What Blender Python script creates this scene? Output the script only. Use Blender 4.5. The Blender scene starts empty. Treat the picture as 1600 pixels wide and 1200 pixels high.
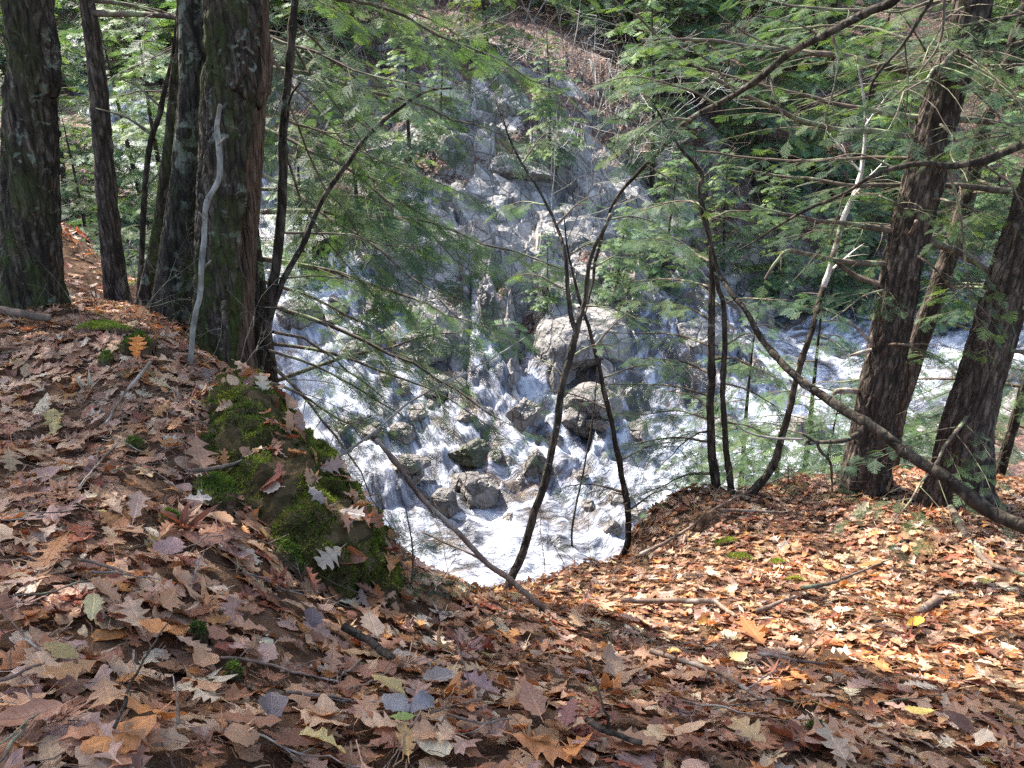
import bpy, math, random
import numpy as np
from mathutils import Vector, Matrix
R = math.radians
# ------------------------------------------------------------------ camera, world, sun, exposure
scene = bpy.context.scene
COL = scene.collection
CAM = np.array((0.0, 0.0, 0.0)); PITCH = R(22.0); FPX = 1208.0
cd = bpy.data.cameras.new('camera'); cam = bpy.data.objects.new('camera', cd); COL.objects.link(cam)
cam.location = CAM; cam.rotation_euler = (R(90) - PITCH, 0, 0)
cd.sensor_width = 36.0; cd.lens = FPX / 1600 * 36.0; cd.clip_start = 0.05; cd.clip_end = 2000
scene.camera = cam
SUN_EL, SUN_AZ = R(51), R(-45)          # azimuth from +Y, positive towards +X
SUND = np.array((math.sin(SUN_AZ)*math.cos(SUN_EL), math.cos(SUN_AZ)*math.cos(SUN_EL), math.sin(SUN_EL)))
w = bpy.data.worlds.new('World'); scene.world = w; w.use_nodes = True
nt = w.node_tree; sky = nt.nodes.new('ShaderNodeTexSky'); sky.sky_type = 'NISHITA'; sky.sun_disc = False
sky.ozone_density = .4; sky.dust_density = 2.5; sky.sun_elevation = SUN_EL; sky.sun_rotation = SUN_AZ
nt.links.new(sky.outputs[0], nt.nodes['Background'].inputs[0]); nt.nodes['Background'].inputs[1].default_value = 0.15
sl = bpy.data.lights.new('sun', 'SUN'); sl.energy = 5.0; sl.angle = R(0.5); sl.color = (1, .95, .86)
so = bpy.data.objects.new('sun', sl); COL.objects.link(so)
so.rotation_euler = Vector(SUND).to_track_quat('Z', 'Y').to_euler()
vs = scene.view_settings; vs.view_transform = 'Standard'; vs.look = 'None'; vs.gamma = 1; vs.use_curve_mapping = False
vs.exposure = 1.85
scene.cycles.max_bounces = 6; scene.cycles.diffuse_bounces = 3; scene.cycles.transmission_bounces = 3
scene.cycles.glossy_bounces = 2; scene.cycles.caustics_reflective = False; scene.cycles.caustics_refractive = False
scene.cycles.sample_clamp_indirect = 2.5; scene.cycles.sample_clamp_direct = 6; scene.cycles.use_denoising = False
# ------------------------------------------------------------------ helpers
CP, SP = math.cos(PITCH), math.sin(PITCH)
def ray(px, py):
    u = (px - 800) / FPX; v = (600 - py) / FPX
    return np.array((u, CP + v * SP, -SP + v * CP))
def at(px, py, t): return ray(px, py) * t
def atY(px, py, Y):
    d = ray(px, py); return d * (Y / d[1])
_prs = np.random.RandomState(7)
PERM = np.concatenate([_prs.permutation(256)] * 3).astype(np.int64)
GR = _prs.normal(size=(256, 3)); GR /= np.linalg.norm(GR, axis=1)[:, None]
def noise(p):
    p = np.asarray(p, float); i = np.floor(p).astype(np.int64); f = p - i; i &= 255
    u = f * f * f * (f * (f * 6 - 15) + 10); out = 0
    for dx in (0, 1):
        wx = u[:, 0] if dx else 1 - u[:, 0]
        for dy in (0, 1):
            wy = u[:, 1] if dy else 1 - u[:, 1]
            for dz in (0, 1):
                wz = u[:, 2] if dz else 1 - u[:, 2]
                h = PERM[PERM[PERM[(i[:, 0] + dx) & 255] + ((i[:, 1] + dy) & 255)] + ((i[:, 2] + dz) & 255)]
                g = GR[h]
                out = out + wx * wy * wz * (g[:, 0] * (f[:, 0] - dx) + g[:, 1] * (f[:, 1] - dy) + g[:, 2] * (f[:, 2] - dz))
    return out * 1.6
def fbm(p, o=4, g=.5, l=2.03):
    a = 1; s = 0; p = np.asarray(p, float)
    for k in range(o): s = s + a * noise(p + 17.3 * k); p = p * l; a *= g
    return s
def ridge(p, o=4, g=.5):
    a = 1; s = 0; p = np.asarray(p, float)
    for k in range(o): s = s + a * (1 - 2 * np.abs(noise(p + 31.7 * k))); p = p * 2.07; a *= g
    return s
def sm(a, b, x):
    t = np.clip((x - a) / (b - a), 0, 1); return t * t * (3 - 2 * t)
def xyz(x, y, z=None):
    return np.stack([np.asarray(x, float), np.asarray(y, float), np.zeros_like(x, dtype=float) if z is None else z], 1)
def nrm(v): return v / (np.linalg.norm(v, axis=-1, keepdims=True) + 1e-12)

def link(o, parent=None):
    COL.objects.link(o)
    if parent is not None: o.parent = parent
    return o
def mesh(name, V, F, mat, parent=None, col=None, smooth=True, fcol=None, loc=None, uv=None):
    """F: list of int arrays (n,3) or (n,4)"""
    me = bpy.data.meshes.new(name); V = np.asarray(V, np.float32)
    if loc is not None: V = V - np.asarray(loc, np.float32)
    F = [np.asarray(f, np.int32) for f in (F if isinstance(F, (list, tuple)) else [F]) if len(f)]
    nl = sum(f.size for f in F); nf = sum(len(f) for f in F)
    me.vertices.add(len(V)); me.vertices.foreach_set('co', V.ravel())
    me.loops.add(nl); me.loops.foreach_set('vertex_index', np.concatenate([f.ravel() for f in F]))
    tot = np.concatenate([np.full(len(f), f.shape[1], np.int32) for f in F])
    st = np.concatenate([[0], np.cumsum(tot)[:-1]]).astype(np.int32)
    me.polygons.add(nf); me.polygons.foreach_set('loop_start', st); me.polygons.foreach_set('loop_total', tot)
    me.polygons.foreach_set('use_smooth', np.full(nf, smooth))
    if col is not None:
        a = me.color_attributes.new('Col', 'FLOAT_COLOR', 'POINT')
        c = np.ones((len(V), 4), np.float32); c[:, :col.shape[1]] = col; a.data.foreach_set('color', c.ravel())
    if uv is not None:
        a = me.attributes.new('UVW', 'FLOAT_VECTOR', 'POINT')
        c = np.zeros((len(V), 3), np.float32); c[:, :uv.shape[1]] = uv; a.data.foreach_set('vector', c.ravel())
    me.update(calc_edges=True); me.validate() if False else None
    me.materials.append(mat); o = bpy.data.objects.new(name, me)
    if loc is not None and parent is None: o.location = loc
    return link(o, parent)
def tag(o, label=None, cat=None, group=None, kind=None):
    if label: o['label'] = label
    if cat: o['category'] = cat
    if group: o['group'] = group
    if kind: o['kind'] = kind
    return o
def thing(name, label, cat, group=None, loc=(0, 0, 0)):
    o = bpy.data.objects.new(name, None); o.empty_display_size = .1; o.location = loc; link(o)
    return tag(o, label, cat, group)
def shared(name, me, parent=None, M=None):
    o = bpy.data.objects.new(name, me); link(o, parent)
    if M is not None: o.matrix_local = M
    return o
def catmull(P, n):
    P = np.asarray(P, float)
    if len(P) == 2: return P[0] + (P[1] - P[0]) * np.linspace(0, 1, n)[:, None]
    Q = np.vstack([2 * P[0] - P[1], P, 2 * P[-1] - P[-2]]); m = len(P) - 1
    t = np.linspace(0, m, n); i = np.minimum(t.astype(int), m - 1); f = (t - i)[:, None]
    a, b, c, d = Q[i], Q[i + 1], Q[i + 2], Q[i + 3]
    return .5 * (2 * b + (c - a) * f + (2 * a - 5 * b + 4 * c - d) * f ** 2 + (3 * b - a - 3 * c + d) * f ** 3)
def frames(P):
    T = nrm(np.gradient(P, axis=0)); N = np.zeros_like(T)
    a = np.array((0, 0, 1.)) if abs(T[0][2]) < .8 else np.array((0, -1., 0))
    n = a - T[0] * (a @ T[0]); n /= np.linalg.norm(n)
    for i in range(len(P)):
        n = n - T[i] * (n @ T[i]); n = n / (np.linalg.norm(n) + 1e-9); N[i] = n
    return T, N, np.cross(T, N)
def tube(P, rad, sides=6):
    P = np.asarray(P, float); rad = np.asarray(rad, float) * np.ones(len(P)); T, N, B = frames(P)
    th = np.linspace(0, 2 * math.pi, sides, endpoint=False); c, s = np.cos(th), np.sin(th)
    V = P[:, None] + rad[:, None, None] * (N[:, None] * c[None, :, None] + B[:, None] * s[None, :, None])
    return V.reshape(-1, 3), gridq(len(P), sides, True)
def gridq(n, m, wrap=False):
    i = np.arange(n - 1)[:, None]; j = np.arange(m if wrap else m - 1)[None]; k = (j + 1) % m
    return np.stack([i * m + j, i * m + k, (i + 1) * m + k, (i + 1) * m + j], -1).reshape(-1, 4)
class Acc:
    def __init__(s): s.V = []; s.Q = []; s.T = []; s.C = []; s.n = 0
    def add(s, V, Q=None, T=None, C=None):
        if Q is not None: s.Q.append(np.asarray(Q) + s.n)
        if T is not None: s.T.append(np.asarray(T) + s.n)
        s.V.append(V); s.n += len(V)
        if C is not None:
            C = np.asarray(C, float); s.C.append(np.broadcast_to(C, (len(V), 3)) if C.ndim == 1 else C)
    def build(s, name, mat, parent=None, smooth=True, loc=None):
        F = []
        if s.Q: F.append(np.concatenate(s.Q))
        if s.T: F.append(np.concatenate(s.T))
        return mesh(name, np.concatenate(s.V), F, mat, parent, np.concatenate(s.C) if s.C else None, smooth, loc=loc)
def cap_tube(acc, P, rad, sides=6, C=None):
    P = np.asarray(P, float); rad = np.asarray(rad, float) * np.ones(len(P))
    t0 = nrm(P[0] - P[1]); t1 = nrm(P[-1] - P[-2])
    P = np.vstack([P[0] + t0 * rad[0] * .3, P, P[-1] + t1 * rad[-1] * .3]); rad = np.concatenate([[rad[0] * .05], rad, [rad[-1] * .05]])
    V, Q = tube(P, rad, sides); acc.add(V, Q, C=C)

# ------------------------------------------------------------------ materials
def node(nt, t, **kw):
    n = nt.nodes.new(t)
    for k, v in kw.items():
        if k.startswith('i_'):
            key = k[2:]; key = int(key) if key.isdigit() else key.replace('_', ' ')
            n.inputs[key].default_value = v
        else: setattr(n, k, v)
    return n
def newmat(name):
    m = bpy.data.materials.new(name); m.use_nodes = True; t = m.node_tree; t.nodes.clear()
    o = t.nodes.new('ShaderNodeOutputMaterial'); return m, t, o
def L(t, a, b): t.links.new(a, b)
def coords(t, scale=(1, 1, 1), kind='Object', rot=(0, 0, 0)):
    c = t.nodes.new('ShaderNodeTexCoord'); m = node(t, 'ShaderNodeMapping'); m.inputs['Scale'].default_value = scale; m.inputs['Rotation'].default_value = rot
    L(t, c.outputs[kind], m.inputs[0]); return m.outputs[0]
def nz(t, vec, scale, detail=5, rough=.6, dist=0.):
    n = node(t, 'ShaderNodeTexNoise', i_Scale=scale, i_Detail=detail, i_Roughness=rough, i_Distortion=dist)
    if vec is not None: L(t, vec, n.inputs['Vector'])
    return n
def ramp(t, fac, stops):
    r = t.nodes.new('ShaderNodeValToRGB'); e = r.color_ramp.elements
    while len(e) < len(stops): e.new(.5)
    for k, (p, c) in enumerate(stops):
        e[k].position = p; e[k].color = (c, c, c, 1) if not hasattr(c, '__len__') else (*c, 1)
    L(t, fac, r.inputs[0]); return r.outputs[0]
def mixc(t, fac, a, b, mode='MIX'):
    m = t.nodes.new('ShaderNodeMix'); m.data_type = 'RGBA'; m.blend_type = mode
    for s, v in ((m.inputs[0], fac), (m.inputs[6], a), (m.inputs[7], b)):
        if hasattr(v, 'is_output'): L(t, v, s)
        else: s.default_value = v if not hasattr(v, '__len__') else ((*v, 1) if len(v) == 3 else v)
    return m.outputs[2]
def mth(t, op, a, b=0.):
    m = t.nodes.new('ShaderNodeMath'); m.operation = op
    for s, v in ((m.inputs[0], a), (m.inputs[1], b)):
        if hasattr(v, 'is_output'): L(t, v, s)
        else: s.default_value = v
    return m.outputs[0]
def attr(t, name='Col'):
    a = t.nodes.new('ShaderNodeAttribute'); a.attribute_name = name; return a
def bump(t, h, strength, dist, nin=None):
    b = t.nodes.new('ShaderNodeBump'); b.inputs['Strength'].default_value = strength; b.inputs['Distance'].default_value = dist
    L(t, h, b.inputs['Height'])
    if nin is not None: L(t, nin, b.inputs['Normal'])
    return b.outputs[0]
def principled(t, out, color, rough=.8, spec=.3, normal=None):
    p = t.nodes.new('ShaderNodeBsdfPrincipled')
    for s, v in ((p.inputs['Base Color'], color), (p.inputs['Roughness'], rough), (p.inputs['Specular IOR Level'], spec)):
        if hasattr(v, 'is_output'): L(t, v, s)
        else: s.default_value = (*v, 1) if hasattr(v, '__len__') else v
    if normal is not None: L(t, normal, p.inputs['Normal'])
    if out is not None: L(t, p.outputs[0], out.inputs[0])
    return p
def upz(t, lo, hi):
    g = t.nodes.new('ShaderNodeNewGeometry'); s = t.nodes.new('ShaderNodeSeparateXYZ'); L(t, g.outputs['Normal'], s.inputs[0])
    m = node(t, 'ShaderNodeMapRange', i_1=lo, i_2=hi); L(t, s.outputs[2], m.inputs[0]); return m.outputs[0]

def mat_bark(name, dark, light, moss=0.0, lichen=0.15, fs=8.0, vs=2.2, bumpd=.014, mosscol=(.09, .13, .02), lichcol=(.20, .22, .17)):
    m, t, o = newmat(name); v = coords(t, (fs, fs, vs)); a = attr(t)
    n1 = nz(t, v, 2.2, 8, .68, 1.2); n2 = nz(t, coords(t), 3.5, 4, .6); n3 = nz(t, coords(t), 30, 5, .7)
    c = ramp(t, n1.outputs[0], [(.36, tuple(x * .35 for x in dark)), (.5, dark), (.66, light)])
    c = mixc(t, .35, c, ramp(t, n3.outputs[0], [(.3, .25), (.7, 1.0)]), 'MULTIPLY')
    dv = mixc(t, .12, coords(t, (fs * .9, fs * .9, fs * .17)), nz(t, coords(t), 6, 4).outputs['Color'], 'ADD')
    vo = node(t, 'ShaderNodeTexVoronoi', i_Scale=3.2, feature='DISTANCE_TO_EDGE'); L(t, dv, vo.inputs['Vector'])
    plate = ramp(t, vo.outputs['Distance'], [(.0, 0.), (.10, .7), (.3, 1.)])
    c = mixc(t, mth(t, 'MULTIPLY', mth(t, 'SUBTRACT', 1., plate), .7), c, tuple(x * .3 for x in dark))
    # lichen blotches
    lf = ramp(t, nz(t, coords(t), 13, 6, .65, .8).outputs[0], [(.60 - lichen * .25, 0.), (.64 - lichen * .25, 1.)])
    lf = mth(t, 'MULTIPLY', lf, ramp(t, n2.outputs[0], [(.48, 0.), (.56, 1.)]))
    c = mixc(t, mth(t, 'MULTIPLY', lf, .75 if lichen > 0 else 0.), c, lichcol)
    mf = ramp(t, mth(t, 'ADD', nz(t, coords(t, (1, 1, .5)), 5, 6, .7).outputs[0], mth(t, 'MULTIPLY', a.outputs['Alpha'], 0.)), [(.56 - moss * .3, 0.), (.66 - moss * .3, 1.)])
    mf = mth(t, 'MULTIPLY', mf, 1. if moss > 0 else 0.)
    sx = t.nodes.new('ShaderNodeSeparateColor'); L(t, a.outputs['Color'], sx.inputs[0])
    mf = mth(t, 'MINIMUM', mth(t, 'ADD', mth(t, 'MULTIPLY', mf, sx.outputs[1]), 0.), 1.)     # G = moss weight
    mcol = mixc(t, n3.outputs[0], tuple(x * .5 for x in mosscol), tuple(min(1, x * 1.5) for x in mosscol))
    c = mixc(t, mf, c, mcol)
    # R = exposed heartwood
    wv = ramp(t, nz(t, coords(t, (30, 30, 1.2)), 2, 6, .65, .3).outputs[0], [(.3, (.025, .014, .010)), (.48, (.085, .055, .038)), (.62, (.15, .102, .07)), (.75, (.29, .215, .15))])
    c = mixc(t, sx.outputs[0], c, wv)
    h = mth(t, 'ADD', mth(t, 'ADD', n1.outputs[0], mth(t, 'MULTIPLY', plate, .8)), mth(t, 'MULTIPLY', n3.outputs[0], .35))
    principled(t, o, c, .9, .15, bump(t, h, .9, bumpd)); return m
def mat_simple_bark(name, a_, b_, sc=12, spot=None):
    m, t, o = newmat(name); n1 = nz(t, coords(t, (1, 1, .35)), sc, 5, .65, .4)
    c = ramp(t, n1.outputs[0], [(.35, a_), (.65, b_)])
    if spot: c = mixc(t, ramp(t, nz(t, coords(t), 5, 5, .7).outputs[0], [(.52, 0.), (.6, 1.)]), c, spot)
    principled(t, o, c, .85, .2, bump(t, n1.outputs[0], .6, .006)); return m
def mat_foliage(name, tint=(1, 1, 1), trans=.35, rough=.55):
    m, t, o = newmat(name); a = attr(t)
    c = mixc(t, 1.0, a.outputs['Color'], (*tint, 1), 'MULTIPLY')
    p = principled(t, None, c, rough, .25); tr = t.nodes.new('ShaderNodeBsdfTranslucent')
    L(t, mixc(t, 1., c, (1.2, 1.25, .6, 1), 'MULTIPLY'), tr.inputs[0]); mx = node(t, 'ShaderNodeMixShader', i_0=trans)
    L(t, p.outputs[0], mx.inputs[1]); L(t, tr.outputs[0], mx.inputs[2]); L(t, mx.outputs[0], o.inputs[0]); return m
def mat_leaf(name):
    m, t, o = newmat(name); a = attr(t); u = attr(t, 'UVW'); s = t.nodes.new('ShaderNodeSeparateXYZ'); L(t, u.outputs['Vector'], s.inputs[0])
    # veins: midrib at |x|~0 and slanting side veins
    ax = mth(t, 'ABSOLUTE', s.outputs[0]); side = mth(t, 'FRACT', mth(t, 'MULTIPLY', mth(t, 'SUBTRACT', s.outputs[1], mth(t, 'MULTIPLY', ax, .75)), 8.))
    vn = mth(t, 'MINIMUM', mth(t, 'MULTIPLY', ax, 26.), mth(t, 'MULTIPLY', mth(t, 'ABSOLUTE', mth(t, 'SUBTRACT', side, .5)), 9.))
    vn = mth(t, 'MINIMUM', vn, 1.)
    v = coords(t, (1, 1, 1)); n = nz(t, v, 55, 4, .6); n2 = nz(t, v, 14, 3, .6)
    c = mixc(t, ramp(t, n.outputs[0], [(.3, .45), (.7, 0.)]), a.outputs['Color'], mixc(t, 1., a.outputs['Color'], (.45, .38, .38, 1), 'MULTIPLY'))
    c = mixc(t, mth(t, 'MULTIPLY', mth(t, 'SUBTRACT', 1., vn), .35), c, mixc(t, 1., a.outputs['Color'], (1.5, 1.4, 1.3, 1), 'MULTIPLY'))
    h = mth(t, 'ADD', vn, mth(t, 'MULTIPLY', n2.outputs[0], 1.6))
    p = principled(t, None, c, .5, .4, bump(t, h, .5, .0025)); tr = t.nodes.new('ShaderNodeBsdfTranslucent')
    L(t, mixc(t, 1., c, (1.35, .9, .5, 1), 'MULTIPLY'), tr.inputs[0]); mx = node(t, 'ShaderNodeMixShader', i_0=.25)
    L(t, p.outputs[0], mx.inputs[1]); L(t, tr.outputs[0], mx.inputs[2]); L(t, mx.outputs[0], o.inputs[0]); return m
def mat_soil(name, a_, b_, sc=20):
    m, t, o = newmat(name); v = coords(t); n = nz(t, v, sc, 8, .7); n2 = nz(t, v, 90, 4, .7)
    c = ramp(t, n.outputs[0], [(.3, a_), (.7, b_)])
    vo = node(t, 'ShaderNodeTexVoronoi', i_Scale=22., feature='F1'); L(t, v, vo.inputs['Vector'])
    sc_ = t.nodes.new('ShaderNodeSeparateColor'); L(t, vo.outputs['Color'], sc_.inputs[0])
    lc = ramp(t, sc_.outputs[0], [(.0, (.05, .025, .015)), (.5, (.13, .07, .04)), (1., (.25, .15, .09))])
    c = mixc(t, .5, c, lc)
    principled(t, o, c, .95, .1, bump(t, mth(t, 'ADD', n2.outputs[0], vo.outputs['Distance']), .8, .02)); return m
# ------------------------------------------------------------------ near bank height field
NP = [(0,1200,1.25),(400,1200,1.4),(800,1200,1.6),(1200,1200,1.85),(1600,1200,2.1),(0,900,1.9),(300,950,2.0),(600,960,2.6),(800,960,3.3),
 (700,925,4.9),(850,930,4.4),(1000,950,4.0),(1000,1050,2.8),(1200,1000,3.3),(1400,1100,2.5),(1200,900,4.5),(1150,785,6.0),(1080,800,5.9),(1350,762,6.0),(1250,775,6.1),
 (1450,775,5.9),(1500,850,4.8),(1600,900,4.3),(1600,1000,3.3),(1400,900,4.5),(1060,850,5.5),(920,890,5.0),(990,865,5.3),
 (0,560,3.6),(0,478,4.6),(0,700,2.8),(90,492,4.6),(200,500,4.6),(120,600,3.4),(300,560,4.2),(370,590,3.9),(300,700,2.9),(400,640,3.5),
 (450,760,3.1),(520,860,2.9),(400,880,2.4),(500,960,2.5)]
CT = [at(*p) for p in NP]
CT += [np.array(q, float) for q in [(-1.0,3.75,-2.5),(-1.0,4.3,-3.1),(-.55,3.3,-2.3),(-.1,4.8,-3.2),(.5,4.9,-3.15),(-1.9,4.9,-1.75),(-2.6,6.2,-2.0),(-4.2,7.5,-2.1),(-8,12,-1.7),(-6,6,-1.1),(-4,2,-.7),
 (-5,9.5,-1.9),(-12,14,-1),(-2.5,0,-.8),(0,0,-1.25),(2.5,0,-1.9),(-2,-3,-.6),(2,-3,-1.6),(6,0,-2.5),(5,3,-2.75),(7,5,-3.3),(4.2,5.3,-3.0),(5.5,5.5,-3.2),(-8,0,-.2),(-8,-5,0),(6,-5,-2),(11,5,-3.6),(-10,8,-.8)]]
CT = np.array(CT)
def tps(ctrl, lam):
    X = ctrl[:, :2]; n = len(X); d = np.linalg.norm(X[:, None] - X[None], axis=2)
    K = np.where(d > 0, d * d * np.log(d + 1e-12), 0) + lam * np.eye(n); Pm = np.hstack([np.ones((n, 1)), X])
    A = np.zeros((n + 3, n + 3)); A[:n, :n] = K; A[:n, n:] = Pm; A[n:, :n] = Pm.T
    s = np.linalg.solve(A, np.concatenate([ctrl[:, 2], np.zeros(3)]))
    def f(x, y):
        x = np.asarray(x, float).ravel(); y = np.asarray(y, float).ravel(); out = s[n] + s[n + 1] * x + s[n + 2] * y
        for k in range(n):
            d2 = (x - X[k, 0]) ** 2 + (y - X[k, 1]) ** 2; out += s[k] * .5 * d2 * np.log(d2 + 1e-12)
        return out
    return f
Hs = tps(CT, .02)
EDGE = np.array([(-16,16.5),(-8.2,12.4),(-4.6,8.6),(-3.0,6.9),(-2.0,5.3),(-1.3,4.15),(-1.0,4.15),(-.6,4.1),(.2,3.75),(.5,4.15),(.9,4.55),(1.15,4.8),(1.2,5.2),(1.45,5.5),(2.8,5.65),(4.0,5.6),(5.2,5.4),(8,5.8),(14,7)])
def edge_d(x, y):
    """signed distance beyond the edge line (positive = over the gorge)"""
    P = np.stack([x, y], 1); best = np.full(len(P), 1e9)
    for a, b in zip(EDGE[:-1], EDGE[1:]):
        ab = b - a; t = np.clip(((P - a) @ ab) / (ab @ ab), 0, 1); best = np.minimum(best, np.linalg.norm(P - a - t[:, None] * ab, axis=1))
    poly = np.vstack([EDGE, [(40, 7), (40, 60), (-40, 60), (-40, 16.5)]]); ins = np.zeros(len(P), bool)
    for a, b in zip(poly, np.roll(poly, -1, 0)):
        if a[1] == b[1]: continue
        c = (a[1] > P[:, 1]) != (b[1] > P[:, 1]); ins ^= c & (P[:, 0] < (b[0] - a[0]) * (P[:, 1] - a[1]) / (b[1] - a[1]) + a[0])
    return np.where(ins, best, -best)
def Hn(x, y, fine=True):
    x = np.asarray(x, float).ravel(); y = np.asarray(y, float).ravel(); h = Hs(x, y)
    if fine:
        h = h + .05 * fbm(xyz(x * 1.7, y * 1.7), 3) + .012 * fbm(xyz(x * 9, y * 9), 3)
    d = edge_d(x, y) + (.22 * fbm(xyz(x * 1.6, y * 1.6, 6 + 0 * x), 4) if fine else 0) * sm(2, .5, np.abs(edge_d(x, y))); dd = np.maximum(d, 0)
    return h - dd * 1.1 - np.minimum(dd, 2) ** 2 * .9 + (.25 * fbm(xyz(x * 1.3, y * 1.3, 3 + 0 * x), 4) * sm(.2, 1.5, d))
def Hz(x, y): return float(Hn([x], [y])[0])
def hit(px, py, t0=1.0, t1=16):
    d = ray(px, py); ts = np.linspace(t0, t1, 1500); P = d * ts[:, None]; h = Hn(P[:, 0], P[:, 1]); k = np.nonzero(P[:, 2] < h)[0]
    return P[k[0]] if len(k) else P[-1]
def Nn(x, y, e=.06):
    x = np.asarray(x, float); y = np.asarray(y, float)
    gx = (Hn(x + e, y) - Hn(x - e, y)) / (2 * e); gy = (Hn(x, y + e) - Hn(x, y - e)) / (2 * e)
    return nrm(np.stack([-gx, -gy, np.ones_like(gx)], 1))
def axis_grid(segs):
    out = []
    for a, b, s in segs: out.append(np.arange(a, b - 1e-9, s))
    out.append([segs[-1][1]]); return np.concatenate(out)
def hgrid(name, xs, ys, fn, mat, colf=None, smooth=True, keep=None):
    X, Y = np.meshgrid(xs, ys, indexing='xy'); x, y = X.ravel(), Y.ravel(); z = fn(x, y); V = np.stack([x, y, z], 1)
    Q = gridq(len(ys), len(xs))
    if keep is not None:
        k = keep(x, y, z); Q = Q[k[Q].any(axis=1)]; used = np.unique(Q); mp = np.full(len(V), -1); mp[used] = np.arange(len(used)); V = V[used]; Q = mp[Q]
        x, y, z = V.T
    return mesh(name, V, Q, mat, col=colf(x, y, z) if colf else None, smooth=smooth)
M_SOIL = mat_soil('soil', (.035, .02, .012), (.10, .06, .035))
xs = axis_grid([(-16, -4.5, .4), (-4.5, 5.5, .045), (5.5, 14, .4)]); ys = axis_grid([(-6, 0, .4), (0, 7.2, .045), (7.2, 19, .35)])
ground = hgrid('ground', xs, ys, Hn, M_SOIL); tag(ground, 'leaf covered forest floor of the near bank', 'ground', kind='structure')

# ------------------------------------------------------------------ gorge: base surface of the far side and river bed
GP = [(0,11.5,-9.4),(-1.9,13,-9.1),(3,12.5,-9.3),(4.1,17.8,-9),(8.6,24,-9),(7.4,15.9,-9.1),(19.4,28.7,-8.8),(34,36,-8.8),
 (0,5,-10),(6,7,-10.5),(14,10,-10.5),(-5,9,-8.8),(-9,13,-7.0),(-15,20,-5),(-24,28,-2.5),(30,20,-10),(12,13,-9.8),(20,18,-9.9),
 (.5,15.2,-8.6),(-1.2,15.7,-7.9),(1.5,19,-7.3),(-1.6,19.6,-6.1),(-1.9,24,-4.4),(1.5,24.5,-4.6),(3.5,22,-6.2),(5,26,-5.3),(-1.3,29.5,-1.5),(2,32,-1.6),(-3,39,1.4),(3,40,1.2),(-3.5,48,4.6),(5,50,4.2),(0,75,20),(30,85,22),(-35,90,26),
 (9.9,34.7,-4.4),(8.4,29.5,-8.0),(18.9,38,-6),(23,50,.8),(21,33,-8.3),(34,42,-6),(38,60,3),(60,60,2),(50,50,-3),(60,90,20),
 (-4.7,17.9,-6.4),(-7,22.8,-5.1),(-16,33.6,-1.9),(-13.6,31,-3.0),(-8,32,-.6),(-5,30,-2.2),(-26,49,2.6),(-20,38,-1.0),(-45,60,6),(-30,36,-.5),(-60,60,10),(-6.5,15.5,-7.3),(-11,26,-4.2),(-18,27,-3.0),(-12,19,-5.2),(-12,38,1.0),(-18,45,3)]
Bs = tps(np.array(GP, float), .05)
CH = [([(-24,46,0),(-19,38,0),(-15,32.5,0),(-10,26.5,0),(-6.5,20.5,0),(-4,16.6,0),(-1.8,13.4,0),(1.5,13.6,0),(4.6,17,0),(8.8,23.5,0),(19,29.5,0),(34,35,0),(60,44,0)], [.3,.9,1.2,1.9,2.6,2.7,2.6,2.6,3.4,3.6,3.4,3.5,4]),
      ([(-.9,22,0),(-.75,19.4,0),(-.55,17.6,0),(.1,16.2,0),(.35,14.8,0),(.2,13.8,0)], [.25,.38,.55,.7,.85,1.2]),
      ([(1.4,18.3,0),(1.3,16.6,0),(1.5,15.0,0)], [.2,.4,.9]),
      ([(2.5,17.6,0),(2.4,16.2,0),(2.6,15.2,0)], [.2,.4,1.0])]
def channel(x, y):
    """>0 inside a channel, in units of its half width; also distance"""
    P = np.stack([x, y], 1); m = np.full(len(P), -9.)
    for pts, ws in CH:
        pts = np.array(pts, float)[:, :2]
        for a, b, wa, wb in zip(pts[:-1], pts[1:], ws[:-1], ws[1:]):
            ab = b - a; t = np.clip(((P - a) @ ab) / (ab @ ab), 0, 1); d = np.linalg.norm(P - a - t[:, None] * ab, axis=1)
            m = np.maximum(m, 1 - d / (wa + (wb - wa) * t))
    return m
def Bb(x, y): return Bs(x, y)
def tilt_blocks(x, y, s, seed, k=.55):
    """jointed rock: each Voronoi cell (warped) is a tilted slab with its own height"""
    wx = x + .3 * s * noise(xyz(x / s * 1.3, y / s * 1.3, seed + 0 * x)); wy = y + .3 * s * noise(xyz(x / s * 1.3, y / s * 1.3, seed + 9.1 + 0 * x))
    a = .5; u = (wx * math.cos(a) + wy * math.sin(a)) / s; v = (-wx * math.sin(a) + wy * math.cos(a)) / (s * .55)
    iu, iv = np.floor(u).astype(int), np.floor(v).astype(int); best = np.full(len(x), 1e9); hh = np.zeros(len(x))
    for du in (-1, 0, 1):
        for dv in (-1, 0, 1):
            cu, cv = iu + du, iv + dv; h = PERM[(PERM[(cu + seed) & 255] + cv) & 255]; h2 = PERM[h + 57]; h3 = PERM[h + 111]
            fx = cu + .5 + (h / 255 - .5) * .8; fy = cv + .5 + (h2 / 255 - .5) * .8; d = (u - fx) ** 2 + (v - fy) ** 2
            val = (h3 / 255 - .5) + k * ((h / 255 - .5) * (u - fx) + (h2 / 255 - .3) * (v - fy)) * 2
            m = d < best; best = np.where(m, d, best); hh = np.where(m, val, hh)
    return hh
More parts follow.
